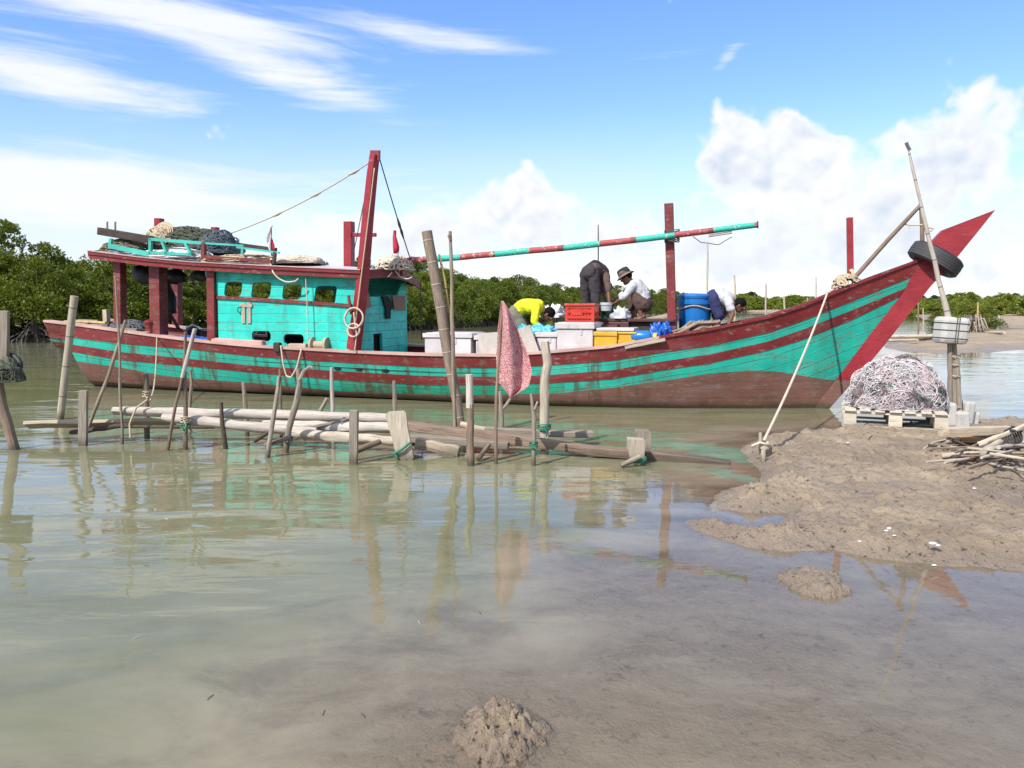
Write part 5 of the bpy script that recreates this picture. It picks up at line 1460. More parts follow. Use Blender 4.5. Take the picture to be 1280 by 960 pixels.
# man in dark trousers seen from behind, bent forward
n = .0
zt = BP(750, 404, n).z
J = dict(pelvis=JP(736, 341, n), spine=JP(744, 334, n+.16), chest=JP(752, 341, n+.36), neck=JP(755, 350, n+.44), head=JP(757, 358, n+.50),
         sh_r=JP(756, 340.5, n+.22), sh_l=JP(747, 341, n+.46), el_r=JP(760, 360, n+.10), wr_r=JP(761.5, 377, n+.05), el_l=JP(752, 362, n+.42), wr_l=JP(758, 378, n+.30),
         hip_r=JP(742, 344, n-.03), hip_l=JP(732, 344, n+.06), kn_r=JP(744.5, 372, n-.05), an_r=JP(746, 398, n-.04), to_r=JP(756, 402.5, n-.06),
         kn_l=JP(732.5, 371, n+.10), an_l=JP(731, 398, n+.10), to_l=JP(738, 402.5, n+.02), hup=Vector((0, 1, 0)))
person('man in dark trousers bent forward beside the red crate, seen from behind', J, (.3, .5, -.8), (J['an_r'].x, n, zt), dict(shirt='brown_shirt', trousers='dark_trousers', sleeve=1.2, leg=.84), side=(.75, -.66, 0))
# crouching man with a hat
n = .28
J = dict(pelvis=JP(806, 381, n), spine=JP(803, 367, n), chest=JP(795, 357, n), neck=JP(788, 351.5, n), head=JP(782.5, 346.5, n),
         sh_r=JP(791, 357.5, n-.17), sh_l=JP(792, 357, n+.17), el_r=JP(781, 370, n-.22), wr_r=JP(770, 378, n-.14), el_l=JP(778, 369, n+.20), wr_l=JP(767, 377, n+.10),
         kn_r=JP(794.5, 370, n-.13), kn_l=JP(789, 371, n+.13), an_r=JP(801.5, 394, n-.12), to_r=JP(794, 398, n-.14), an_l=JP(791, 393.5, n+.10), to_l=JP(784, 397, n+.12))
zt = HZ
person('crouching man in a white shirt and brown bucket hat on the hatch', J, (-.86, -.05, -.50), (J['an_r'].x, n, zt), dict(shirt='white_shirt', trousers='brown_trousers', sleeve=1.35, leg=.78, hair=True), hat=True)
# man bending over the bow side
n = .55
z0 = zdeck(BP(893, 400, n).x)
J = dict(pelvis=JP(892, 372, n), spine=JP(899, 369, n), chest=JP(909, 374.5, n), neck=JP(917, 379, n), head=JP(925, 381.5, n),
         sh_r=JP(911, 377.5, n-.17), sh_l=JP(913, 376, n+.17), el_r=JP(916, 393, n-.22), wr_r=JP(911, 405, n-.25), el_l=JP(906, 394, n+.15), wr_l=JP(899, 401, n+.02),
         kn_r=JP(899, 396, n-.11), kn_l=JP(897, 396, n+.11))
for sd, o in (('r', -.11), ('l', .11)):
    J['an_'+sd] = Vector((J['kn_'+sd].x-.12, n+o, z0+.08)); J['to_'+sd] = Vector((J['kn_'+sd].x+.07, n+o, z0+.03))
person('dark haired man in a white shirt bending down beside the blue tub', J, (.80, 0, -.60), (J['an_r'].x, n, z0), dict(shirt='white_shirt', trousers='blue_shorts', sleeve=.55, leg=.46))
def BWV(p): return BW(*p)
# ------------------------------------------------------------------ the broken jetty: stakes, boards, logs
def bent(P, k, amp, seed):
    out = []
    for i in range(len(P)-1):
        for j in range(k+(i == len(P)-2)):
            t = j/k; q = P[i].lerp(P[i+1], t)
            q += Vector((mnoise.noise(q*2.1+Vector((seed, 0, 0))), mnoise.noise(q*2.1+Vector((0, seed, 0))), 0))*amp
            out.append(q)
    return out
def stake(label, pts, wpx, mat='stick', name='stake', Y=None, cat='stake', lean=0., group=None, jit=.12, top=None, fork=None, ties=None, below=.5, seg=9, amp=.012, caps=None):
    """pts: photograph points from the top down to the waterline; wpx: widths there"""
    b = G(*pts[-1]) if Y is None else W(*pts[-1], Y)
    Yb = b.y; n = len(pts)
    P = [W(px, py, Yb+lean*(n-1-i)/(n-1)) for i, (px, py) in enumerate(pts)]
    d = (P[-1]-P[-2]).normalized()
    if below: P.append(P[-1]+d*below/max(.3, abs(d.z)))
    ws = list(np.interp(np.linspace(0, 1, n), np.linspace(0, 1, len(wpx)), wpx)) if len(wpx) != n else list(wpx)
    R = [w*Yb/F/2 for w in ws]
    if below: R.append(R[-1])
    k = 7; Q = bent(P, k, amp, hash(label) % 97 if False else len(label)*1.7+pts[0][0]*.13)
    RR = []
    for i in range(len(P)-1):
        for j in range(k+(i == len(P)-2)): RR.append(R[i]+(R[i+1]-R[i])*j/k)
    m = MB(); m.tube(Q, RR, seg, 0, jit)
    o = wmesh_thing(m, name, M[mat], b, label, cat, group, smooth=50)
    if fork:
        for fp, fw in fork:
            m = MB(); FP = [W(px, py, Yb-.03) for px, py in fp]; m.tube(bent(FP, 4, .01, 3), [fw*Yb/F/2]*(4*(len(FP)-1)+1), 7, 0, jit)
            rel(m, b).build('branch', M[mat], o, smooth=50)
    if top:
        m = MB(); a, c = W(*top[0], Yb), W(*top[1], Yb); m.tube(bent([a, c], 5, .006, 2), [top[2]*Yb/F/2]*6, 9, 0, .06); rel(m, b).build('bleached_tip', M['white_wood'], o, smooth=50)
    for tz in (ties or []):
        px, py, mt, r = tz
        m = MB(); c = W(px, py, Yb)
        for i in range(4):
            m.tube([c+Vector((r*math.cos(a), r*math.sin(a), .012*i-.02+.015*math.sin(a+i))) for a in np.linspace(0, 2*math.pi, 14)], .007, 5)
        m.tube([c+Vector((0, -r, 0)), c+Vector((.03, -r-.02, -.05)), c+Vector((.02, -r-.01, -.10))], .006, 5)
        rel(m, b).build('tie', M[mt], o, smooth=180)
    return o
def plank_post(label, pts, wpx, th, mat='grey_wood', name='post_board', cat='board', below=.4, lean=0., yaw=0., Y=None):
    b = G(*pts[-1]) if Y is None else W(*pts[-1], Y); Yb = b.y
    a = W(*pts[0], Yb+lean); d = (a-b).normalized()
    m = MB(); w = wpx*Yb/F
    m.beam(b-d*below, a, w, th, 0, Vector((math.sin(yaw), math.cos(yaw), 0)))
    bmx = m
    bmx.v = [tuple(Vector(v)+Vector((mnoise.noise(Vector(v)*6), 0, mnoise.noise(Vector(v)*5+Vector((4, 0, 0)))))*.012) for v in bmx.v]
    return wmesh_thing(m, name, M[mat], b, label, cat, bevel=.006)
# left edge: leaning board with a pole and a dark net hung on it
t0 = G(18, 562); Yl = t0.y
o = plank_post('weathered board on a leaning pole at the left edge, hung with net', [(2, 388), (2, 470)], 17, .05, 'grey_wood', below=.0, Y=Yl)
m = MB(); m.tube(bent([W(-6, 455, Yl), W(2, 505, Yl), W(18, 562, Yl), W(24, 590, Yl)], 5, .01, 4), [.085*.5+.01]*16, 9, 0, .1); rel(m, o.location).build('leaning_pole', M['brown_wood'], o, smooth=50)
m = MB(); c = W(8, 461, Yl-.05); heap(m, c-Vector((0, 0, .10)), (.15, .12, .20), 0, 5, 24, 10, .4); strands(m, c-Vector((0, 0, .14)), (.16, .16, .22), 70, .006, 0, 6)
wmesh_thing(m, 'net_bundle', M['net_green'], c, 'dark green net bundle hung on the board at the left edge', 'net', smooth=180)
m = MB(); c2 = W(7, 457, Yl); m.tube([c2+Vector((.16*math.cos(a), .05*math.sin(a), .14*math.sin(a)-.02)) for a in np.linspace(0, 6.28, 20)], .03, 8); wmesh_thing(m, 'rubber_hoop', M['rubber'], c2, 'black rubber hoop hung on the board at the left edge', 'hoop', smooth=180)
stake('thick pale bamboo pole standing in the water off the stern', [(93, 370), (84, 447), (75, 524)], [9.5, 9, 9], 'bamboo', 'bamboo_pole', cat='pole', jit=.03, amp=.005)
plank_post('short grey board stub standing by the end of the pale plank', [(104, 488), (104, 557)], 10.5, .05)
stake('thin stick leaning right from the dark branch at the jetty end', [(157, 400), (136, 468), (112, 532)], [3.5, 4.5, 4.5], 'stick', Y=9.0, below=.15, lean=.1)
stake('thin upright stick just below the first red roof post', [(144, 344), (147, 400), (150, 460), (151, 505), (152, 555)], [2.2, 2.8, 3.2, 3.5, 3.5], 'stick')
stake('short dark stake tied with rope behind the white log', [(182, 467), (184, 548)], [6.5, 7], 'brown_wood', ties=[(183, 492, 'rope', .045)])
stake('leaning stick with a white pipe end beside the tied double stakes', [(228, 473), (220, 505), (210, 563)], [3.5, 4, 4], 'brown_wood', top=((243.5, 411), (228, 472), 5))
stake('taller stake of the pair where the white logs are tied', [(231.5, 415), (231.5, 480), (232, 562)], [3.5, 5, 6], 'brown_wood', ties=[(232, 531, 'rope_green', .05), (232, 524, 'rope', .05)])
stake('thin bent stake just right of the pair where the white logs are tied', [(238, 462), (239.5, 480), (236, 530)], [3.5, 4, 4], 'stick')
stake('short dark stake in front of the white logs near their left end', [(276, 503), (278, 530), (282, 561)], [4.5, 5.5, 6], 'dark_stick')
stake('grey stake behind the white logs beneath the cabin rear', [(304.5, 478), (307, 510), (309, 545)], [5, 5.5, 6], 'stick')
stake('tilted grey stake in front of the logs left of the forked branch', [(349, 470), (342, 520), (334, 572)], [4.5, 6, 6.5], 'grey_wood')
stake('slim stake behind the tilted stake left of the forked branch', [(350, 461), (350.5, 500), (352, 548)], [3, 4, 4], 'brown_wood')
stake('crooked forked branch tied to the logs, with a pale curved prong', [(371, 461), (373, 480), (370, 505), (362, 535), (358, 566)], [5, 7, 8, 8, 7], 'grey_wood', fork=[([(375, 475), (380, 464), (388, 458.5), (391, 460)], 4)], ties=[(360, 548, 'net_blue', .05)], amp=.02)
stake('straight pale stake behind the logs right of the forked branch', [(414.8, 459), (415, 480), (415, 530)], [4.5, 5, 5], 'white_wood')
stake('short slanting stick poking up behind the logs', [(409, 498), (397, 520)], [5, 5], 'grey_wood', Y=9.4, below=.1)
plank_post('square grey post in front of the logs midway along the jetty', [(442.5, 513), (442, 580)], 10.5, .07, 'grey_wood')
stake('short grey stake behind the logs under the cabin front', [(493, 476), (493, 500), (494, 535)], [4.5, 5.5, 5.5], 'grey_wood')
# wide worn plank leaning with a green cord
b = G(507, 575); Yb = b.y
P = [(481, 520), (484, 516), (504, 514.5), (507, 517), (509, 535), (517, 572), (514, 577), (508, 574), (503, 578), (496, 573), (490, 549)]
m = MB(); PP = [W(x, y, Yb) for x, y in P]; m.plate([(p.x, p.z) for p in PP], [], lambda u, v, t: (u, Yb+t+.05*v, v), .06)
o = wmesh_thing(m, 'post_board', M['bleached'], b, 'wide worn pale board standing askew with a green cord', 'board', bevel=.006)
m = MB(); rope([W(491, 568, Yb-.02), W(502, 562, Yb-.03), W(513, 553, Yb-.02)], .014, 0, 8, m=m); rope([W(493, 567, Yb-.02), W(497, 573, Yb-.03)], .014, 0, 4, m=m); rel(m, b).build('green_cord', M['rope_green'], o, smooth=180)
stake('tall thick palm trunk post with pale rings', [(533.5, 289), (550, 380), (562, 455), (571, 500), (576, 535)], [13, 13.5, 13.5, 12.5, 12.5], 'palm', 'palm_post', cat='post', jit=.05, below=.7, seg=12, amp=.006, Y=9.35)
stake('slim grey stick beside the palm trunk post', [(562, 289), (564, 350), (566, 420), (569, 535)], [4, 4.5, 5, 5], 'stick', Y=9.3, fork=[([(563.5, 300), (561, 294)], 3)])
stake('thin yellow cane between the palm trunk post and the slim stick', [(549, 318), (556, 350), (563, 400), (566, 430), (574, 520)], [2.5, 3.5, 4, 4, 4], 'yellow_cane', Y=9.4, jit=.04)
stake('dark stake with a bleached upper half right of the palm post', [(587, 505), (588, 545), (589, 582)], [8.5, 9.5, 10], 'brown_wood', top=((586.5, 468), (587, 510), 9.5))
fs = stake('thin stick that carries the speckled cloth flag', [(628, 376), (625, 430), (621, 500), (620, 580)], [3, 4, 4.5, 4.5], 'brown_wood', 'flag_stick', cat='flag stick')
stake('small forked stake behind the flag stick', [(625, 489), (627, 512), (628, 545)], [4.5, 6, 6.5], 'grey_wood', fork=[([(629, 511), (637, 500), (644, 492)], 4)])
stake('slim stake tied with green cord right of the flag', [(664, 492), (667, 520), (667, 582)], [3.5, 6, 6], 'grey_wood', ties=[(667, 555, 'rope_green', .04)], fork=[([(668, 512), (672, 502)], 3)])
stake('thick knotted pale post right of the speckled flag', [(681.5, 427), (684, 455), (680, 475), (680, 530), (680, 562)], [10.5, 12, 12, 12.5, 12], 'bleached', 'post', cat='post', jit=.18, ties=[(680, 533, 'rope_green', .075)], seg=12)
# the flag cloth
Yf = fs.location.y-.02
m = MB()
def fc(u, v):
    L = np.interp(v, [0, .1, .3, .6, .85, 1], [627, 625, 622, 620, 621.5, 636]); R = np.interp(v, [0, .06, .2, .38, .55, .75, .9, 1], [629, 634, 642, 651, 660, 665, 661, 642])
    T = np.interp(v, [0, 1], [376, 494])+7*math.sin(u*3.1)*v*v*.6
    q = W(L+(R-L)*u, T, Yf); q.y += .075*math.sin(u*8+v*2.2)*(.25+u)*min(1, v*3)+.02*math.sin(v*9+u*4)*u; return q
m.grid(fc, 18, 34, 0, lambda u, v: (u*.42, v*1.1))
f = wmesh_thing(m, 'cloth_flag', M['flag'], Vector(fs.location)+Vector((0, 0, 1)), 'red and white speckled cloth hanging as a flag on a thin stick', 'flag', smooth=180)
sm = f.modifiers.new('Solidify', 'SOLIDIFY'); sm.thickness = .004
# logs
def log(label, a, b, Ya, Yb, wpx, mat, name='log', jit=.08, seg=12, amp=.02, ell=1., wend=None, cat='log', zmin=None):
    A, B = W(*a, Ya), W(*b, Yb); Q = bent([A, A.lerp(B, .33), A.lerp(B, .66), B], 7, amp, a[0]*.07)
    n = len(Q); w0 = wpx*Ya/F/2; w1 = (wend or wpx)*Yb/F/2
    R = [w0+(w1-w0)*i/(n-1) for i in range(n)]; R[0] *= .82; R[-1] *= .85
    m = MB(); m.tube(Q, R, seg, 0, jit, True, False, ell)
    return wmesh_thing(m, name, M[mat], (A+B)/2, label, cat, smooth=50)
log('long white washed log, upper one of the jetty pair', (142, 513), (497, 523), 9.05, 8.95, 12.5, 'white_wood', jit=.20, amp=.045, seg=14)
log('lower white washed log in front of the long upper log', (205, 522), (395, 541), 8.72, 8.7, 12, 'white_wood', wend=14, amp=.04, jit=.18, seg=14)
log('cracked white log between the lower log and the worn board', (330, 531), (508, 536), 8.85, 8.8, 13, 'white_wood', wend=13, jit=.24, seg=14)
log('pale brown log lowest in front, ending behind the worn board', (366, 541), (498, 552), 8.6, 8.45, 12, 'bleached', amp=.04, jit=.22, seg=14)
log('small grey limb lying on the white logs near the forked branch', (372, 538), (440, 524), 8.7, 8.85, 5, 'grey_wood', jit=.1)
def longboard(label, a, b, Ya, Yb, hpx, th, mat, name='plank', cat='plank', wob=.02, roll=0.):
    A, B = W(*a, Ya), W(*b, Yb); m = MB()
    n = 9; d = (B-A).normalized()
    up = Vector((0, math.sin(roll), math.cos(roll))); y = up.cross(d).normalized(); up = d.cross(y)
    vs = []; h = hpx*(Ya+Yb)/2/F/2
    for i in range(n):
        t = i/(n-1); c = A.lerp(B, t)+up*wob*mnoise.noise(Vector((t*4, a[0]*.1, 0)))
        hh = h*(1+.25*mnoise.noise(Vector((t*5, a[1]*.3, 2)))); ww = th/2
        vs += [c+y*ww+up*hh, c-y*ww+up*hh, c-y*ww-up*hh, c+y*ww-up*hh]
    L_ = (B-A).length; fs_ = []; uv = []
    for i in range(n-1):
        for k in range(4):
            k2 = (k+1) % 4; fs_.append((i*4+k, i*4+k2, (i+1)*4+k2, (i+1)*4+k)); v0, v1 = L_*i/(n-1), L_*(i+1)/(n-1)
            uv.append([(k*.12, v0), ((k+1)*.12, v0), ((k+1)*.12, v1), (k*.12, v1)])
    fs_ += [(3, 2, 1, 0), tuple((n-1)*4+k for k in range(4))]; uv += [[(0, 0), (.02, 0), (.04, 0), (.06, 0)]]*2
    m.add(vs, fs_, 0, uv)
    return wmesh_thing(m, name, M[mat], (A+B)/2, label, cat, bevel=.008)
longboard('thin pale plank reaching left past the board stub', (33, 531), (218, 527), 9.15, 9.25, 5, .16, 'plank', roll=.5)
log('dark charred branch crossing the board stub', (88, 541), (160, 531), 8.95, 9.05, 6, 'dark_stick', 'branch', jit=.25, cat='branch')
log('dark limb under the pale plank beside the double stakes', (150, 533), (268, 534), 9.05, 9.0, 4.5, 'dark_stick', 'branch', jit=.25, cat='branch')
longboard('long dark beam sloping down from the posts into the water', (498, 532), (912, 582), 8.75, 7.82, 12, .15, 'brown_wood', 'beam', 'beam', wob=.03)
longboard('grey beam end behind the thick knotted post', (592, 538), (741, 543), 8.75, 8.9, 8, .14, 'grey_wood', 'beam', 'beam')
longboard('grey brown plank below the dark beam, broken at its right end', (508, 547), (636, 556), 8.5, 8.35, 9, .16, 'grey_wood', wob=.02)
longboard('split pale plank hanging low beside the worn board', (520, 553), (574, 565), 8.3, 8.2, 13, .08, 'plank', wob=.02)
log('black burnt log end tucked behind the worn board', (507, 551), (526, 551), 8.55, 8.5, 13, 'dark_stick', jit=.2)
log('pale yellow split slab lying on the dark beam', (575, 530), (606, 537), 8.62, 8.6, 7, 'plank', 'slab', jit=.15, ell=.5, cat='slab')
log('thin pale pole floating just above the water behind the flag stick', (628, 575), (668, 578), 8.2, 8.15, 4, 'plank', 'pole', jit=.08, cat='pole')
log('brown brace lashed to the tilted stake and forked branch', (331, 557), (362, 547), 8.15, 8.3, 6, 'brown_wood', 'brace', cat='brace')
log('brown brace lashed to the square grey post', (441, 566), (475, 552), 7.95, 8.2, 8, 'brown_wood', 'brace', jit=.12, cat='brace')
log('short brace slanting into the water right of the dark stake', (597, 574), (610, 556), 7.9, 8.2, 6, 'brown_wood', 'brace', jit=.12, cat='brace')
log('short dark brace slanting under the logs left of the tilted stake', (318, 552), (335, 541), 8.5, 8.6, 5, 'dark_stick', 'brace', cat='brace')
def block(label, pts, th, Y, mat):
    P = [W(x, y, Y) for x, y in pts]; b = W(sum(p[0] for p in pts)/len(pts), max(p[1] for p in pts), Y)
    m = MB(); m.plate([(p.x, p.z) for p in P], [], lambda u, v, t: (u, Y+t, v), th)
    return wmesh_thing(m, 'post_stub', M[mat], b, label, 'post', bevel=.012)
o = block('nearer squared post stub where the dark beam rests', [(786, 549), (807, 550.5), (804, 590), (790, 590), (786, 563)], .15, 7.75, 'bleached')
block('farther squared post stub behind the dark beam', [(796, 539), (814, 539.5), (815, 585), (797, 585)], .15, 8.15, 'grey_wood')
m = MB(); c = W(793, 578, 7.7); 
for i in range(3): rope([c+Vector((-.03, 0, .012*i)), c+Vector((.05, -.02, .016*i)), c+Vector((.12, .0, .012*i+.03))], .009, 0, 6, m=m)
rel(m, o.location).build('green_cord', M['rope_green'], o, smooth=180)
log('short pale stick lashed across the nearer post stub', (776, 582), (800, 571), 7.62, 7.66, 7, 'plank', 'stick', cat='stick')
m = MB(); rope([BWV(BP(196, 421, -1.1)), W(194, 470, 12.0), W(189, 496, 9.4), W(184, 497, 8.95)], .011, .05, 12, m=m); rope([W(184, 500, 8.95), W(170, 510, 8.9), W(162, 530, 8.85), W(163, 548, 8.8)], .011, .0, 8, m=m)
wmesh_thing(m, 'rope', M['rope'], W(184, 497, 8.95), 'tan mooring rope from the stern rail down to the tied dark stake', 'rope', smooth=180)
# stakes on the mud that hold the mooring rope
def mudstake(label, px, py0, py1, w, mat, Y=None):
    b = G(px, py1); b.z = gz(b.x, b.y); 
    a = W(px-.5, py0, b.y); m = MB(); m.tube(bent([a, a.lerp(b, .5), b-Vector((0, 0, .15))], 4, .006, px), [w*b.y/F/2]*9, 9, 0, .08)
    return wmesh_thing(m, 'mooring_stake', M[mat], b, label, 'stake', smooth=50)
mudstake('short pale stake on the mud that the bow rope is tied to', 954.5, 562, 582, 5.5, 'bamboo')
mudstake('taller thin stake beside the pale stake of the bow rope', 951, 541, 578, 4.5, 'bamboo')
m = MB(); c = STK+Vector((0, -.02, .10))
for i in range(5): m.tube([c+Vector((.05*math.cos(a), .05*math.sin(a), .012*i)) for a in np.linspace(0, 6.3, 14)], .011, 6)
m.tube([c+Vector((-.14, -.05, .02)), c+Vector((-.06, -.06, .06)), c+Vector((.06, -.05, .03))], .016, 6, 0, .1)
wmesh_thing(m, 'rope_knot', M['rope_pale'], c, 'rope knot wound round the two mooring stakes on the mud', 'rope', smooth=180)
# ------------------------------------------------------------------ pallet, net heap, marker pole, wood pile
pc = G(1119, 535, .09); pc.z = .07
fl_, fr_ = W(1060, 536, pc.y), W(1180, 536, pc.y); PW = fr_.x-fl_.x
ptop = W(1119, 514, pc.y).z
t = empty('pallet', (pc.x, pc.y+.02, pc.z), math.radians(-22), 'pale wooden pallet on the mud carrying the pink net heap', 'pallet')
H_ = ptop-pc.z
PD = .95
m = MB()
for k in range(7): m.box((-PW/2+PW*(k+.5)/7+.01*math.sin(k*3), PD/2, H_-.0125+.004*(k % 2)), (PW/7-.035-.01*(k % 3), PD+.05, .026))
m.build('top_boards', M['pallet_wood'], t, bevel=.004)
for y in (.055, PD/2, PD-.055):
    m = MB(); m.box((0, y, H_-.043), (PW+.01, .09, .032)); m.box((0, y, .012), (PW, .09, .022))
    m.build('runner', M['pallet_wood'], t, bevel=.004)
    for x in (-PW/2+.085, .01, PW/2-.08):
        m = MB(); m.box((x, y, (H_-.06+.024)/2+.0), (.155, .095, H_-.086)); m.build('block', M['pallet_wood'], t, bevel=.006)
m = MB(); m.box((-PW/2+.12, .10, -.03), (.12, .2, .07)); m.build('prop_block', M['dark_wood'], t)
nc = Vector((pc.x+.05+math.sin(math.radians(22))*PD/2, pc.y+.02+math.cos(math.radians(22))*PD/2, pc.z+H_+.005))
m = MB(); heap(m, nc, (.54, .42, .54), 2, 61, 60, 26, .26, 2.6)
strands(m, nc, (.57, .46, .60), 620, .0036, 0, 62, (.15, .9), npt=16, seg=3); strands(m, nc, (.59, .47, .62), 430, .0032, 1, 63, (.15, .9), npt=16, seg=3); strands(m, nc, (.57, .46, .58), 260, .0036, 2, 68, (.15, .9), npt=16, seg=3)
strands(m, nc, (.58, .47, .50), 46, .006, 3, 64, (.2, .7), npt=16, seg=3); strands(m, nc+Vector((.16, -.05, 0)), (.34, .42, .50), 60, .005, 4, 66, (.6, 2), npt=22, seg=3)
nh = wmesh_thing(m, 'net_heap', [M['net_pink'], M['net_white'], M['net_core'], M['rope_green'], M['flag_white']], nc, 'large tangled heap of pale pink fishing net on the pallet', 'net', smooth=180)
# marker pole with a white foam float
mb = G(1192, 531, .08); Ym = mb.y; mb.z = gz(mb.x, mb.y)-.02
t = empty('marker_pole', mb, 0, 'tall bent cane marker pole with a white foam float at the waterside', 'marker pole')
def wb(px, py, dy=0.): return W(px, py, Ym+dy)-Vector(mb)
m = MB(); m.tube([wb(*p) for p in [(1134, 179), (1141, 212), (1150, 250), (1162, 303), (1168, 325), (1173, 350), (1180, 375), (1185, 395), (1189, 430)]], [.010, .018, .021, .026, .028, .030, .034, .04, .04], 10, 0, .06); m.build('cane', M['cane'], t, smooth=60)
m = MB(); m.tube([wb(1133, 178), wb(1135, 183), wb(1137, 188)], .022, 6, 0, .4); m.build('cane_tip_rag', M['net_grey'], t)
m = MB(); m.tube([wb(1160, 284), wb(1167, 286), wb(1163, 289)], .012, 5); m.build('cane_tie', M['rope_pale'], t)
m = MB()
fc_ = wb(1188.5, 413); fw, fh = 34*Ym/F, 33*Ym/F
Rf = Matrix.Rotation(math.radians(4), 3, 'Y')
m.box(fc_, (fw, fw*.8, fh), Rf); m.build('float', M['foam'], t, bevel=.05)
m = MB()
for zz in (-.10, .0, .09):
    pts = rrect(0, 0, fw*1.01, fw*.81, .05, 4); m.tube([fc_+Rf @ Vector((p[0], p[1], zz)) for p in pts], .006, 5, 0, 0, False, True)
for xx in (-.01, .02):
    m.tube([fc_+Rf @ Vector((xx, y, z)) for y, z in [(-fw*.41, -fh*.5), (-fw*.41, fh*.5), (fw*.41, fh*.5), (fw*.41, -fh*.5)]], .006, 5, 0, 0, False, True)
m.build('float_cord', M['rope_dark'], t)
for k, (x0, x1, y0, w_) in enumerate([(1187, 1188, 425, 6), (1192, 1194, 428, 7), (1196, 1200, 448, 6), (1190, 1191, 440, 6)]):
    m = MB(); m.tube(bent([wb(x0, y0, .03*(k % 2)), wb((x0+x1)/2, 480, .03*(k % 2)), wb(x1, 535, .03*(k % 2))], 5, .008, k), [w_*Ym/F/2]*11, 8, 0, .12); m.build('bundled_stick', M['grey_wood'], t, smooth=60)
for py in (446, 456, 470, 508):
    m = MB()
    c = wb(1193.5, py, .02); m.tube([c+Vector((.085*math.cos(a), .06*math.sin(a), .01*math.sin(a*2))) for a in np.linspace(0, 6.28, 16)], .007, 5); m.build('binding', M['rope'], t)
for k, (px, py, w_, h_, dy, mt) in enumerate([(1185, 518, 14, 30, -.05, 'foam'), (1200, 525, 17, 22, -.10, 'foam'), (1208, 516, 12, 30, .10, 'foam'), (1215, 524, 10, 20, .16, 'foam')]):
    m = MB(); c = wb(px, py, dy); m.box(c, (w_*Ym/F, .18, h_*Ym/F), Matrix.Rotation(.06*(k-1.5), 3, 'Y'))
    m.v = [tuple(Vector(v)+Vector((mnoise.noise(Vector(v)*9), mnoise.noise(Vector(v)*9+Vector((5, 0, 0))), 0))*.03) for v in m.v]; m.build('foot_float', M['foam'], t, bevel=.03)
# wood pile at the right edge
def onmud(px, py, up=0.): p = G(px, py); p.z = gz(p.x, p.y); q = G(px, py, max(0, p.z)+up); return q
def mudstick(label, a, b, w, mat, up0=.05, up1=.05, name='stick', cat='stick', group='sticks in the driftwood pile', bend=.03, board_=False):
    A, B = onmud(*a, up0), onmud(*b, up1); m = MB()
    r = w*A.y/F/2
    if board_: m.beam(A, B, r*3.2, r*2, 0, (0, 0, 1))
    else: m.tube(bent([A, A.lerp(B, .5)+Vector((0, 0, random.uniform(-.01, .03))), B], 6, bend, a[0]+a[1]), [r*(1-.25*i/12) for i in range(13)], 8, 0, .16)
    return wmesh_thing(m, name, M[mat], (A+B)/2, label, cat, group, **({'bevel': .004} if board_ else {'smooth': 50}))
mudstick('topmost flat plank of the driftwood pile, by the marker pole', (1182, 538), (1262, 536), 7, 'plank', .22, .22, 'plank', 'plank', None, board_=True)
mudstick('pale plank under the topmost plank of the driftwood pile', (1175, 543), (1255, 541), 6, 'plank', .15, .15, 'plank', 'plank', None, board_=True)
mudstick('lowest orange brown plank of the driftwood pile', (1200, 549), (1250, 550), 6, 'orange_plank', .08, .08, 'plank', 'plank', None, board_=True)
mudstick('thick pale pole slanting up across the driftwood pile', (1228, 565), (1292, 528), 9, 'bleached', .10, .32, 'pole', 'pole', None)
mudstick('second pale pole slanting up behind the thick one in the driftwood pile', (1226, 556), (1285, 530), 7.5, 'bleached', .14, .40, 'pole', 'pole', None)
mudstick('straight pale log lying at the front left of the driftwood pile', (1178, 570), (1232, 566), 7, 'bleached', .05, .08, 'log', 'log', None)
mudstick('long white bent stick curving out in front of the driftwood pile', (1222, 574), (1290, 590), 4, 'white_wood', .03, .03, 'stick', 'stick', None, .05)
rg = random.Random(19)
for k in range(34):
    cx_, cyy = rg.uniform(1195, 1300), rg.uniform(545, 578); an = rg.gauss(0, .5); L_ = rg.uniform(22, 52)
    a = (cx_-L_*math.cos(an), cyy+L_*.42*math.sin(an)+rg.uniform(-2, 2)); b = (cx_+L_*math.cos(an), cyy-L_*.42*math.sin(an))
    if min(a[0], b[0]) < 1158: continue
    u = max(0, (1-abs(cx_-1262)/75))*.22
    mudstick('grey brown stick among many in the driftwood pile', a, b, rg.uniform(2.2, 6), rg.choice(['stick', 'brown_wood', 'grey_wood', 'bleached', 'dark_stick', 'white_wood']), rg.uniform(.02, .05)+u*rg.random(), rg.uniform(.02, .06)+u*rg.random(), bend=.04)
m = MB(); c = onmud(1262, 548, .22)
for i in range(4): m.tube([c+Vector((.055*math.cos(a)+.02*i, .05*math.sin(a), .075*math.sin(a)+.012*i)) for a in np.linspace(0, 6.28, 14)], .009, 6)
m.tube([c+Vector((-.03, -.05, .09)), c+Vector((.09, -.04, .08))], .013, 6)
wmesh_thing(m, 'rubber_strap', M['rubber'], c, 'black rubber strap wound round the slanting poles of the driftwood pile', 'strap', smooth=180)
mudstick('thin twig propped against the left end of the driftwood pile', (1155, 560), (1184, 549), 2.6, 'bleached', .01, .10, 'twig', 'twig', None)
mudstick('thin twig lying in front of the pallet', (1085, 547), (1106, 537), 1.8, 'bleached', .015, .015, 'twig', 'twig', None, .01)
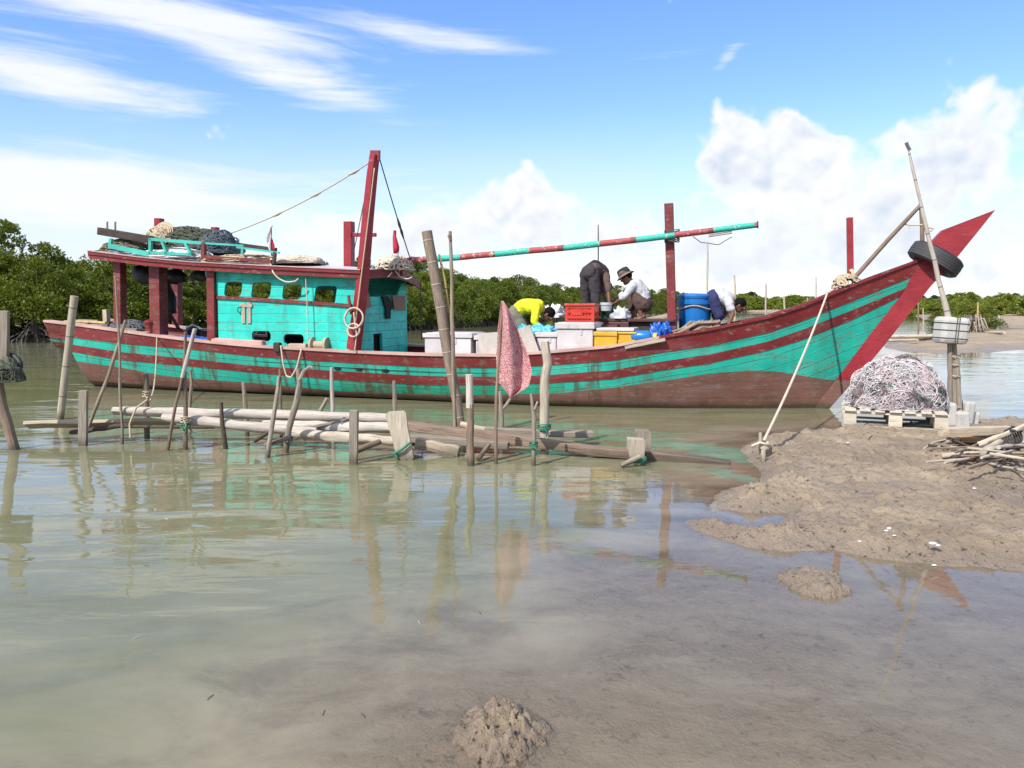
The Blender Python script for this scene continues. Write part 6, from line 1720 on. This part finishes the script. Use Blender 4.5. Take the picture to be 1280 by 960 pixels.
# shells and scraps on the mud and bits afloat
for k, (px, py, r) in enumerate([(1166, 679, 3.2), (1172, 681, 2.6), (1108, 663, 2.), (1112, 660, 2.), (1218, 671, 2.), (1262, 609, 2.), (1253, 612, 1.6), (1130, 575, 1.2), (1060, 553, 1.3), (1168, 706, 2.2), (1118, 669, 1.6), (1218, 610, 1.5), (1075, 676, 1.6)]):
    p = onmud(px, py, .006); m = MB(); q = r*p.y/F*1.0
    heap(m, p-Vector((0, 0, .004)), (q*1.6, q*1.0, q*.7), 0, k+3, 10, 5, .5, 3.)
    wmesh_thing(m, 'shell_scrap', M['shell'], p, 'small white shell scrap lying on the mud bank', 'shell', 'white scraps on the mud', smooth=180)
rg = random.Random(3)
for k in range(11):
    px, py = rg.uniform(30, 620), rg.uniform(640, 930); p = G(px, py); m = MB(); an = rg.random()*3
    m.tube([p+Vector((-.02*math.cos(an), -.02*math.sin(an), .003)), p+Vector((0, .004, .004)), p+Vector((.02*math.cos(an), .02*math.sin(an), .003))], rg.uniform(.0008, .0016), 5)
    wmesh_thing(m, 'floating_twig', M['dark_wood' if k % 3 else 'shell'], p, 'tiny scrap of twig afloat on the calm green water', 'twig', 'scraps afloat on the water')
# ------------------------------------------------------------------ mangroves
def leaf_crown(seed, H, Wd, zlo, clumps, per, leaf, mat, top=1.):
    rg = random.Random(seed); m = MB(); V = []; Fc = []
    for c in range(clumps):
        while True:
            a = rg.random()*6.283; h = rg.random(); prof = math.sin(math.pi*min(1., (.18+.82*h)**.8))**.6*(1-.35*h)
            r = math.sqrt(rg.random())*prof
            if rg.random() < .35+.65*r: break
        cx_, cy2, cz = Wd/2*r*math.cos(a), Wd/2*r*math.sin(a), zlo+(H-zlo)*h*(.92+.12*mnoise.noise(Vector((math.cos(a), math.sin(a), seed))))
        R = rg.uniform(.16, .36)*Wd*.5*(1-.25*h); N = int(per*rg.uniform(.6, 1.3))
        for k in range(N):
            t, ph = math.acos(rg.uniform(-.55, 1)), rg.random()*6.283; q = rg.uniform(.45, 1.)**.5*R*(1+.3*mnoise.noise(Vector((ph, t*2, c))))
            n = Vector((math.sin(t)*math.cos(ph), math.sin(t)*math.sin(ph), math.cos(t)))
            p = Vector((cx_, cy2, cz))+Vector((n.x*q, n.y*q, n.z*q*.75))
            if p.z < zlo*.6: continue
            d = (n+Vector((rg.gauss(0, .6), rg.gauss(0, .6), rg.gauss(.35, .5)))).normalized()
            s = d.cross(Vector((rg.gauss(0, 1), rg.gauss(0, 1), rg.gauss(0, 1)))).normalized()
            L_ = leaf*rg.uniform(.7, 1.3); w_ = L_*.27
            o = len(V); V += [p, p+d*L_*.45+s*w_, p+d*L_, p+d*L_*.45-s*w_]; Fc.append((o, o+1, o+2, o+3))
    m.v = [tuple(v) for v in V]; m.f = Fc; m.m = [0]*len(Fc); m.uv = [None]*len(Fc)
    me = bpy.data.meshes.new('crown'); me.from_pydata(m.v, [], m.f); me.materials.append(M[mat]); return me
def trunk_mesh(seed, H, Wd, roots=18, mat='bark'):
    rg = random.Random(seed+100); m = MB()
    for k in range(4):
        a = rg.random()*6.28; r = Wd*.3*rg.uniform(.4, 1)
        m.tube([(.08*math.cos(a), .08*math.sin(a), -.1), (.2*r*math.cos(a), .2*r*math.sin(a), H*.25), (.6*r*math.cos(a+.3), .6*r*math.sin(a+.3), H*.52), (r*math.cos(a+.2), r*math.sin(a+.2), H*.82)], [.075, .06, .042, .015], 6, 0, .2)
    for k in range(roots):
        a = rg.random()*6.28; r = Wd*.42*rg.uniform(.35, 1.); h = rg.uniform(.5, 1.3)
        m.tube([(.05*math.cos(a), .05*math.sin(a), h), (r*.45*math.cos(a), r*.45*math.sin(a), h*.85), (r*.85*math.cos(a+.1), r*.85*math.sin(a+.1), h*.35), (r*math.cos(a+.12), r*math.sin(a+.12), -.35)], [.035, .035, .03, .025], 5, 1, .15)
    me = bpy.data.meshes.new('trunk'); me.from_pydata(m.v, [], m.f); me.materials.append(M['bark']); me.materials.append(M['root']); me.polygons.foreach_set('material_index', m.m); return me
KINDS_ = []
for k, (H, Wd, zl, nc_, per, lf, mt) in enumerate([(4.9, 4.3, 1.15, 74, 140, .15, 'leaf'), (4.4, 4.6, 1.0, 76, 130, .15, 'leaf'), (5.9, 3.8, 1.3, 70, 140, .15, 'leaf'), (3.6, 4.0, .45, 66, 120, .15, 'leaf'), (4.6, 3.7, .7, 64, 130, .15, 'leaf_light')]):
    KINDS_.append((leaf_crown(k+5, H, Wd, zl, nc_, per, lf, mt), trunk_mesh(k, H, Wd), H))
protos = {}
def plant(name, x, y, kind, scale, rz, label, cat, group):
    z = max(-.05, gz(x, y))
    key = (name, kind)
    if key not in protos:
        r = empty(name, (x, y, z), rz, label, cat, group)
        c = bpy.data.objects.new('crown', KINDS_[kind][0]); COL.objects.link(c); c.parent = r
        t_ = bpy.data.objects.new('trunk', KINDS_[kind][1]); COL.objects.link(t_); t_.parent = r
        r.scale = scale; protos[key] = r
        return r
    return copy_thing(protos[key], (x, y, z), rz, scale, label, group)
rg = random.Random(77)
BELT = [(-75, 24), (-45, 29), (-22, 33.5), (-11, 44), (-4, 58), (5, 88), (16, 122), (40, 170), (66, 215)]
def zone(px):
    if px < 140: return 'leafy mangrove on the far bank beyond the boat stern'
    if px < 270: return 'leafy mangrove on the far bank seen under the boat roof'
    if px < 520: return 'leafy mangrove on the far bank behind the teal cabin'
    if px < 640: return 'leafy mangrove on the far bank behind the palm trunk post'
    if px < 840: return 'leafy mangrove on the far bank behind the working men'
    return 'low mangrove on the far bank beyond the red bow'
for i in range(len(BELT)-1):
    a, b = Vector(BELT[i]), Vector(BELT[i+1]); L_ = (b-a).length; d = (b-a)/L_; nrm = Vector((-d.y, d.x))
    dist = (a+b).length/2
    stp = max(1.9, dist*.030)
    for row in range(3):
        s = rg.uniform(0, stp)
        while s < L_:
            p = a+d*s+nrm*(1.1+row*stp*1.25+rg.uniform(-.5, .5)); s += stp*rg.uniform(.75, 1.25)
            px, py = to_px(Vector((p.x, p.y, 1)))
            if px < -170 or px > 1500: continue
            D = p.y
            far_ = px > 800
            k = rg.choice([0, 1, 2, 4, 0, 1]) if row else rg.choice([0, 1, 3, 3, 4])
            sc = rg.uniform(.82, 1.08)*(1.0+.05*row)*np.interp(px, [-100, 0, 110, 400, 560, 800, 950, 1100], [.86, .85, .77, .80, .82, .86, .88, .88])
            lb = zone(px)
            plant('mangrove_tree', p.x, p.y, k, (sc*rg.uniform(.95, 1.2), sc*rg.uniform(.95, 1.2), sc), rg.random()*6.28, lb, 'mangrove', lb.replace('leafy mangrove', 'mangroves').replace('low mangrove', 'low mangroves'))
# low scrub across the far right and the dark woods beyond it
KINDS_.append((leaf_crown(31, 3.0, 5.2, .1, 46, 60, .34, 'leaf_light'), trunk_mesh(31, 2.4, 4, 3), 3.))
KINDS_.append((leaf_crown(32, 8.5, 9., 1.2, 60, 50, .9, 'leaf_far'), trunk_mesh(32, 7, 6, 3), 8.5))
lb1 = 'low yellow green scrub bush along the far bank right of the bow'; lb2 = 'dark distant tree on the horizon right of the bow'; lb3 = 'low scrub bush on the distant shore behind the bow'
for k in range(64):
    px = rg.uniform(1085, 1420); D = rg.uniform(118, 175); p = W(px, 390, D)
    sc = rg.uniform(.62, 1.0); plant('scrub_bush', p.x, D, 5, (sc*1.5, sc*1.3, sc), rg.random()*6.28, lb1, 'bush', 'scrub bushes on the far right bank')
for k in range(22):
    px = rg.uniform(1200, 1400); D = rg.uniform(82, 114); p = W(px, 390, D)
    sc = rg.uniform(.5, .8); plant('scrub_bush', p.x, D, 5, (sc*1.5, sc*1.3, sc), rg.random()*6.28, lb1, 'bush', 'scrub bushes on the far right bank')
for k in range(34):
    px = rg.uniform(900, 1110); D = rg.uniform(225, 300); p = W(px, 390, D)
    sc = rg.uniform(.9, 1.5); plant('scrub_bush', p.x, D, 5, (sc*1.5, sc*1.3, sc), rg.random()*6.28, lb3, 'bush', 'scrub bushes on the distant shore')
for k in range(46):
    px = rg.uniform(900, 1420); D = rg.uniform(420, 560); p = W(px, 390, D)
    sc = rg.choice([.8, .9, 1.0, 1.1, 1.25])*rg.uniform(.85, 1.1); plant('distant_tree', p.x, D, 6, (sc*1.35, sc*1.2, sc), rg.random()*6.28, lb2, 'tree', 'dark trees on the right horizon')
# rounded bush on the mud isle by the float
for (px, D, sc, kd, lb) in [(1212, 52, .56, 4, 'rounded green bush behind the white float, taller one'), (1234, 53, .46, 3, 'dense green bush at the right of the taller rounded bush'), (1190, 54, .42, 4, 'small green bush just left of the white float'), (1172, 60, .36, 3, 'sparse low bush on the far mud left of the float')]:
    p = W(px, 405, D); plant('green_bush', p.x, D, kd, (sc*1.15, sc*1.1, sc), rg.random()*6.28, lb, 'bush', None)
# ------------------------------------------------------------------ far poles and things on the far mud
def farpole(label, px, y0, y1, D, w, mat='stick'):
    a, b = W(px, y0, D), W(px+1, y1, D); b.z = min(b.z, -.2); m = MB(); m.tube(bent([a, a.lerp(b, .5), b], 4, .03, px), [w*D/F/2*.7, w*D/F/2]+[w*D/F/2]*7, 6, 0, .1)
    return wmesh_thing(m, 'fishing_pole_stake', M[mat], (b.x, b.y, 0), label, 'pole', smooth=50)
t_ = farpole('tall thin pole in the creek below the boom end', 884.5, 302, 400, 26, 2.6, 'bleached')
m = MB(); rope([W(866, 295.5, 26), W(876, 303, 26), W(885, 304, 26), W(898, 306, 26), W(915, 296, 26)], .014, .0, 6, m=m); rel(m, t_.location).build('line', M['rope_dark'], t_)
farpole('thin pole rising above the bending man by the tub', 918.5, 344, 412, 24, 2.8, 'bleached')
farpole('short yellowish pole in the creek beside the bending man', 914, 380, 412, 23, 3, 'yellow_cane')
farpole('thin pole in the creek just left of the bow rail', 957.5, 354, 405, 30, 2.4, 'bleached')
farpole('lone pole in the creek behind the rising bow', 980.5, 370, 400, 30, 2.4, 'plank')
farpole('pale pole in the creek left of the bow rope', 1020, 346, 396, 34, 2.4, 'white_wood')
farpole('pole in the creek close beside the pale one left of the bow rope', 1009.5, 372, 396, 34, 2., 'bleached')
farpole('dark thin pole in the far channel under the bow', 1147.5, 372, 424, 36, 2.2, 'brown_wood')
farpole('slim pale pole in the far channel under the bow', 1154, 385, 424, 36, 1.4, 'plank')
farpole('slender black pole beyond the boat above the man in dark trousers', 748, 281, 400, 17.5, 1.8, 'dark_stick')
farpole('pale pole leaning on the bush by the float', 1222, 378, 419, 44, 2.2, 'yellow_cane')
def isl(px, py, up=.0): 
    p = G(px, py); p.z = gz(p.x, p.y); q = G(px, py, max(p.z, 0)+up); return q
def farlog(label, a, b, w, mat, up=.08):
    A, B = isl(*a, up), isl(*b, up); m = MB(); m.tube(bent([A, A.lerp(B, .5), B], 4, .05, a[0]), [w*A.y/F/2]*9, 8, 0, .1)
    return wmesh_thing(m, 'log', M[mat], (A+B)/2, label, 'log', smooth=50)
farlog('pale log lying along the far mud isle, upper one', (1113, 421), (1172, 420), 4.5, 'plank', .25)
farlog('shorter log lying below the pale log on the far mud isle', (1108, 426), (1146, 425), 3, 'bleached', .12)
farlog('dark driftwood log on the far mud isle beside the pale log', (1144, 425), (1176, 422), 3, 'dark_stick', .10)
farlog('pale log on the far mud right of the stump', (1226, 415.5), (1256, 416), 3, 'bleached', .12)
m = MB(); c = isl(1213, 417, 0); rgs = random.Random(4)
for k in range(46):
    a = rgs.uniform(0, 6.28); r = rgs.uniform(.25, 1.05); h = rgs.uniform(.2, 1.05)
    m.tube([c+Vector((.15*math.cos(a), .1*math.sin(a), h*.8)), c+Vector((r*.6*math.cos(a), r*.5*math.sin(a), h)), c+Vector((r*math.cos(a), r*.7*math.sin(a), .0))], rgs.uniform(.025, .05), 5, 0, .2)
wmesh_thing(m, 'root_stump', M['driftwood'], c, 'pale tangled root stump on the far mud beside blue plastic', 'stump', smooth=180)
for px, py, r, lb in [(1206, 415, 4.2, 'larger crumpled blue plastic scrap left of the pale root stump'), (1225.5, 415.5, 3., 'smaller blue plastic scrap right of the pale root stump')]:
    c = isl(px, py, .02); m = MB(); q = r*c.y/F; heap(m, c, (q, q*.7, q*1.3), 0, px, 18, 8, .4)
    wmesh_thing(m, 'plastic_scrap', M['plastic_blue'], c, lb, 'plastic', smooth=180)
c = W(1248.5, 391, 70); c.z = gz(c.x, c.y); m = MB(); m.tube([c, c+Vector((0, 0, .35)), c+Vector((0, 0, .7))], [.16, .14, .06], 8, 0, .2); wmesh_thing(m, 'white_post', M['foam'], c, 'small white marker on the far dike', 'marker')
bpy.context.view_layer.update()
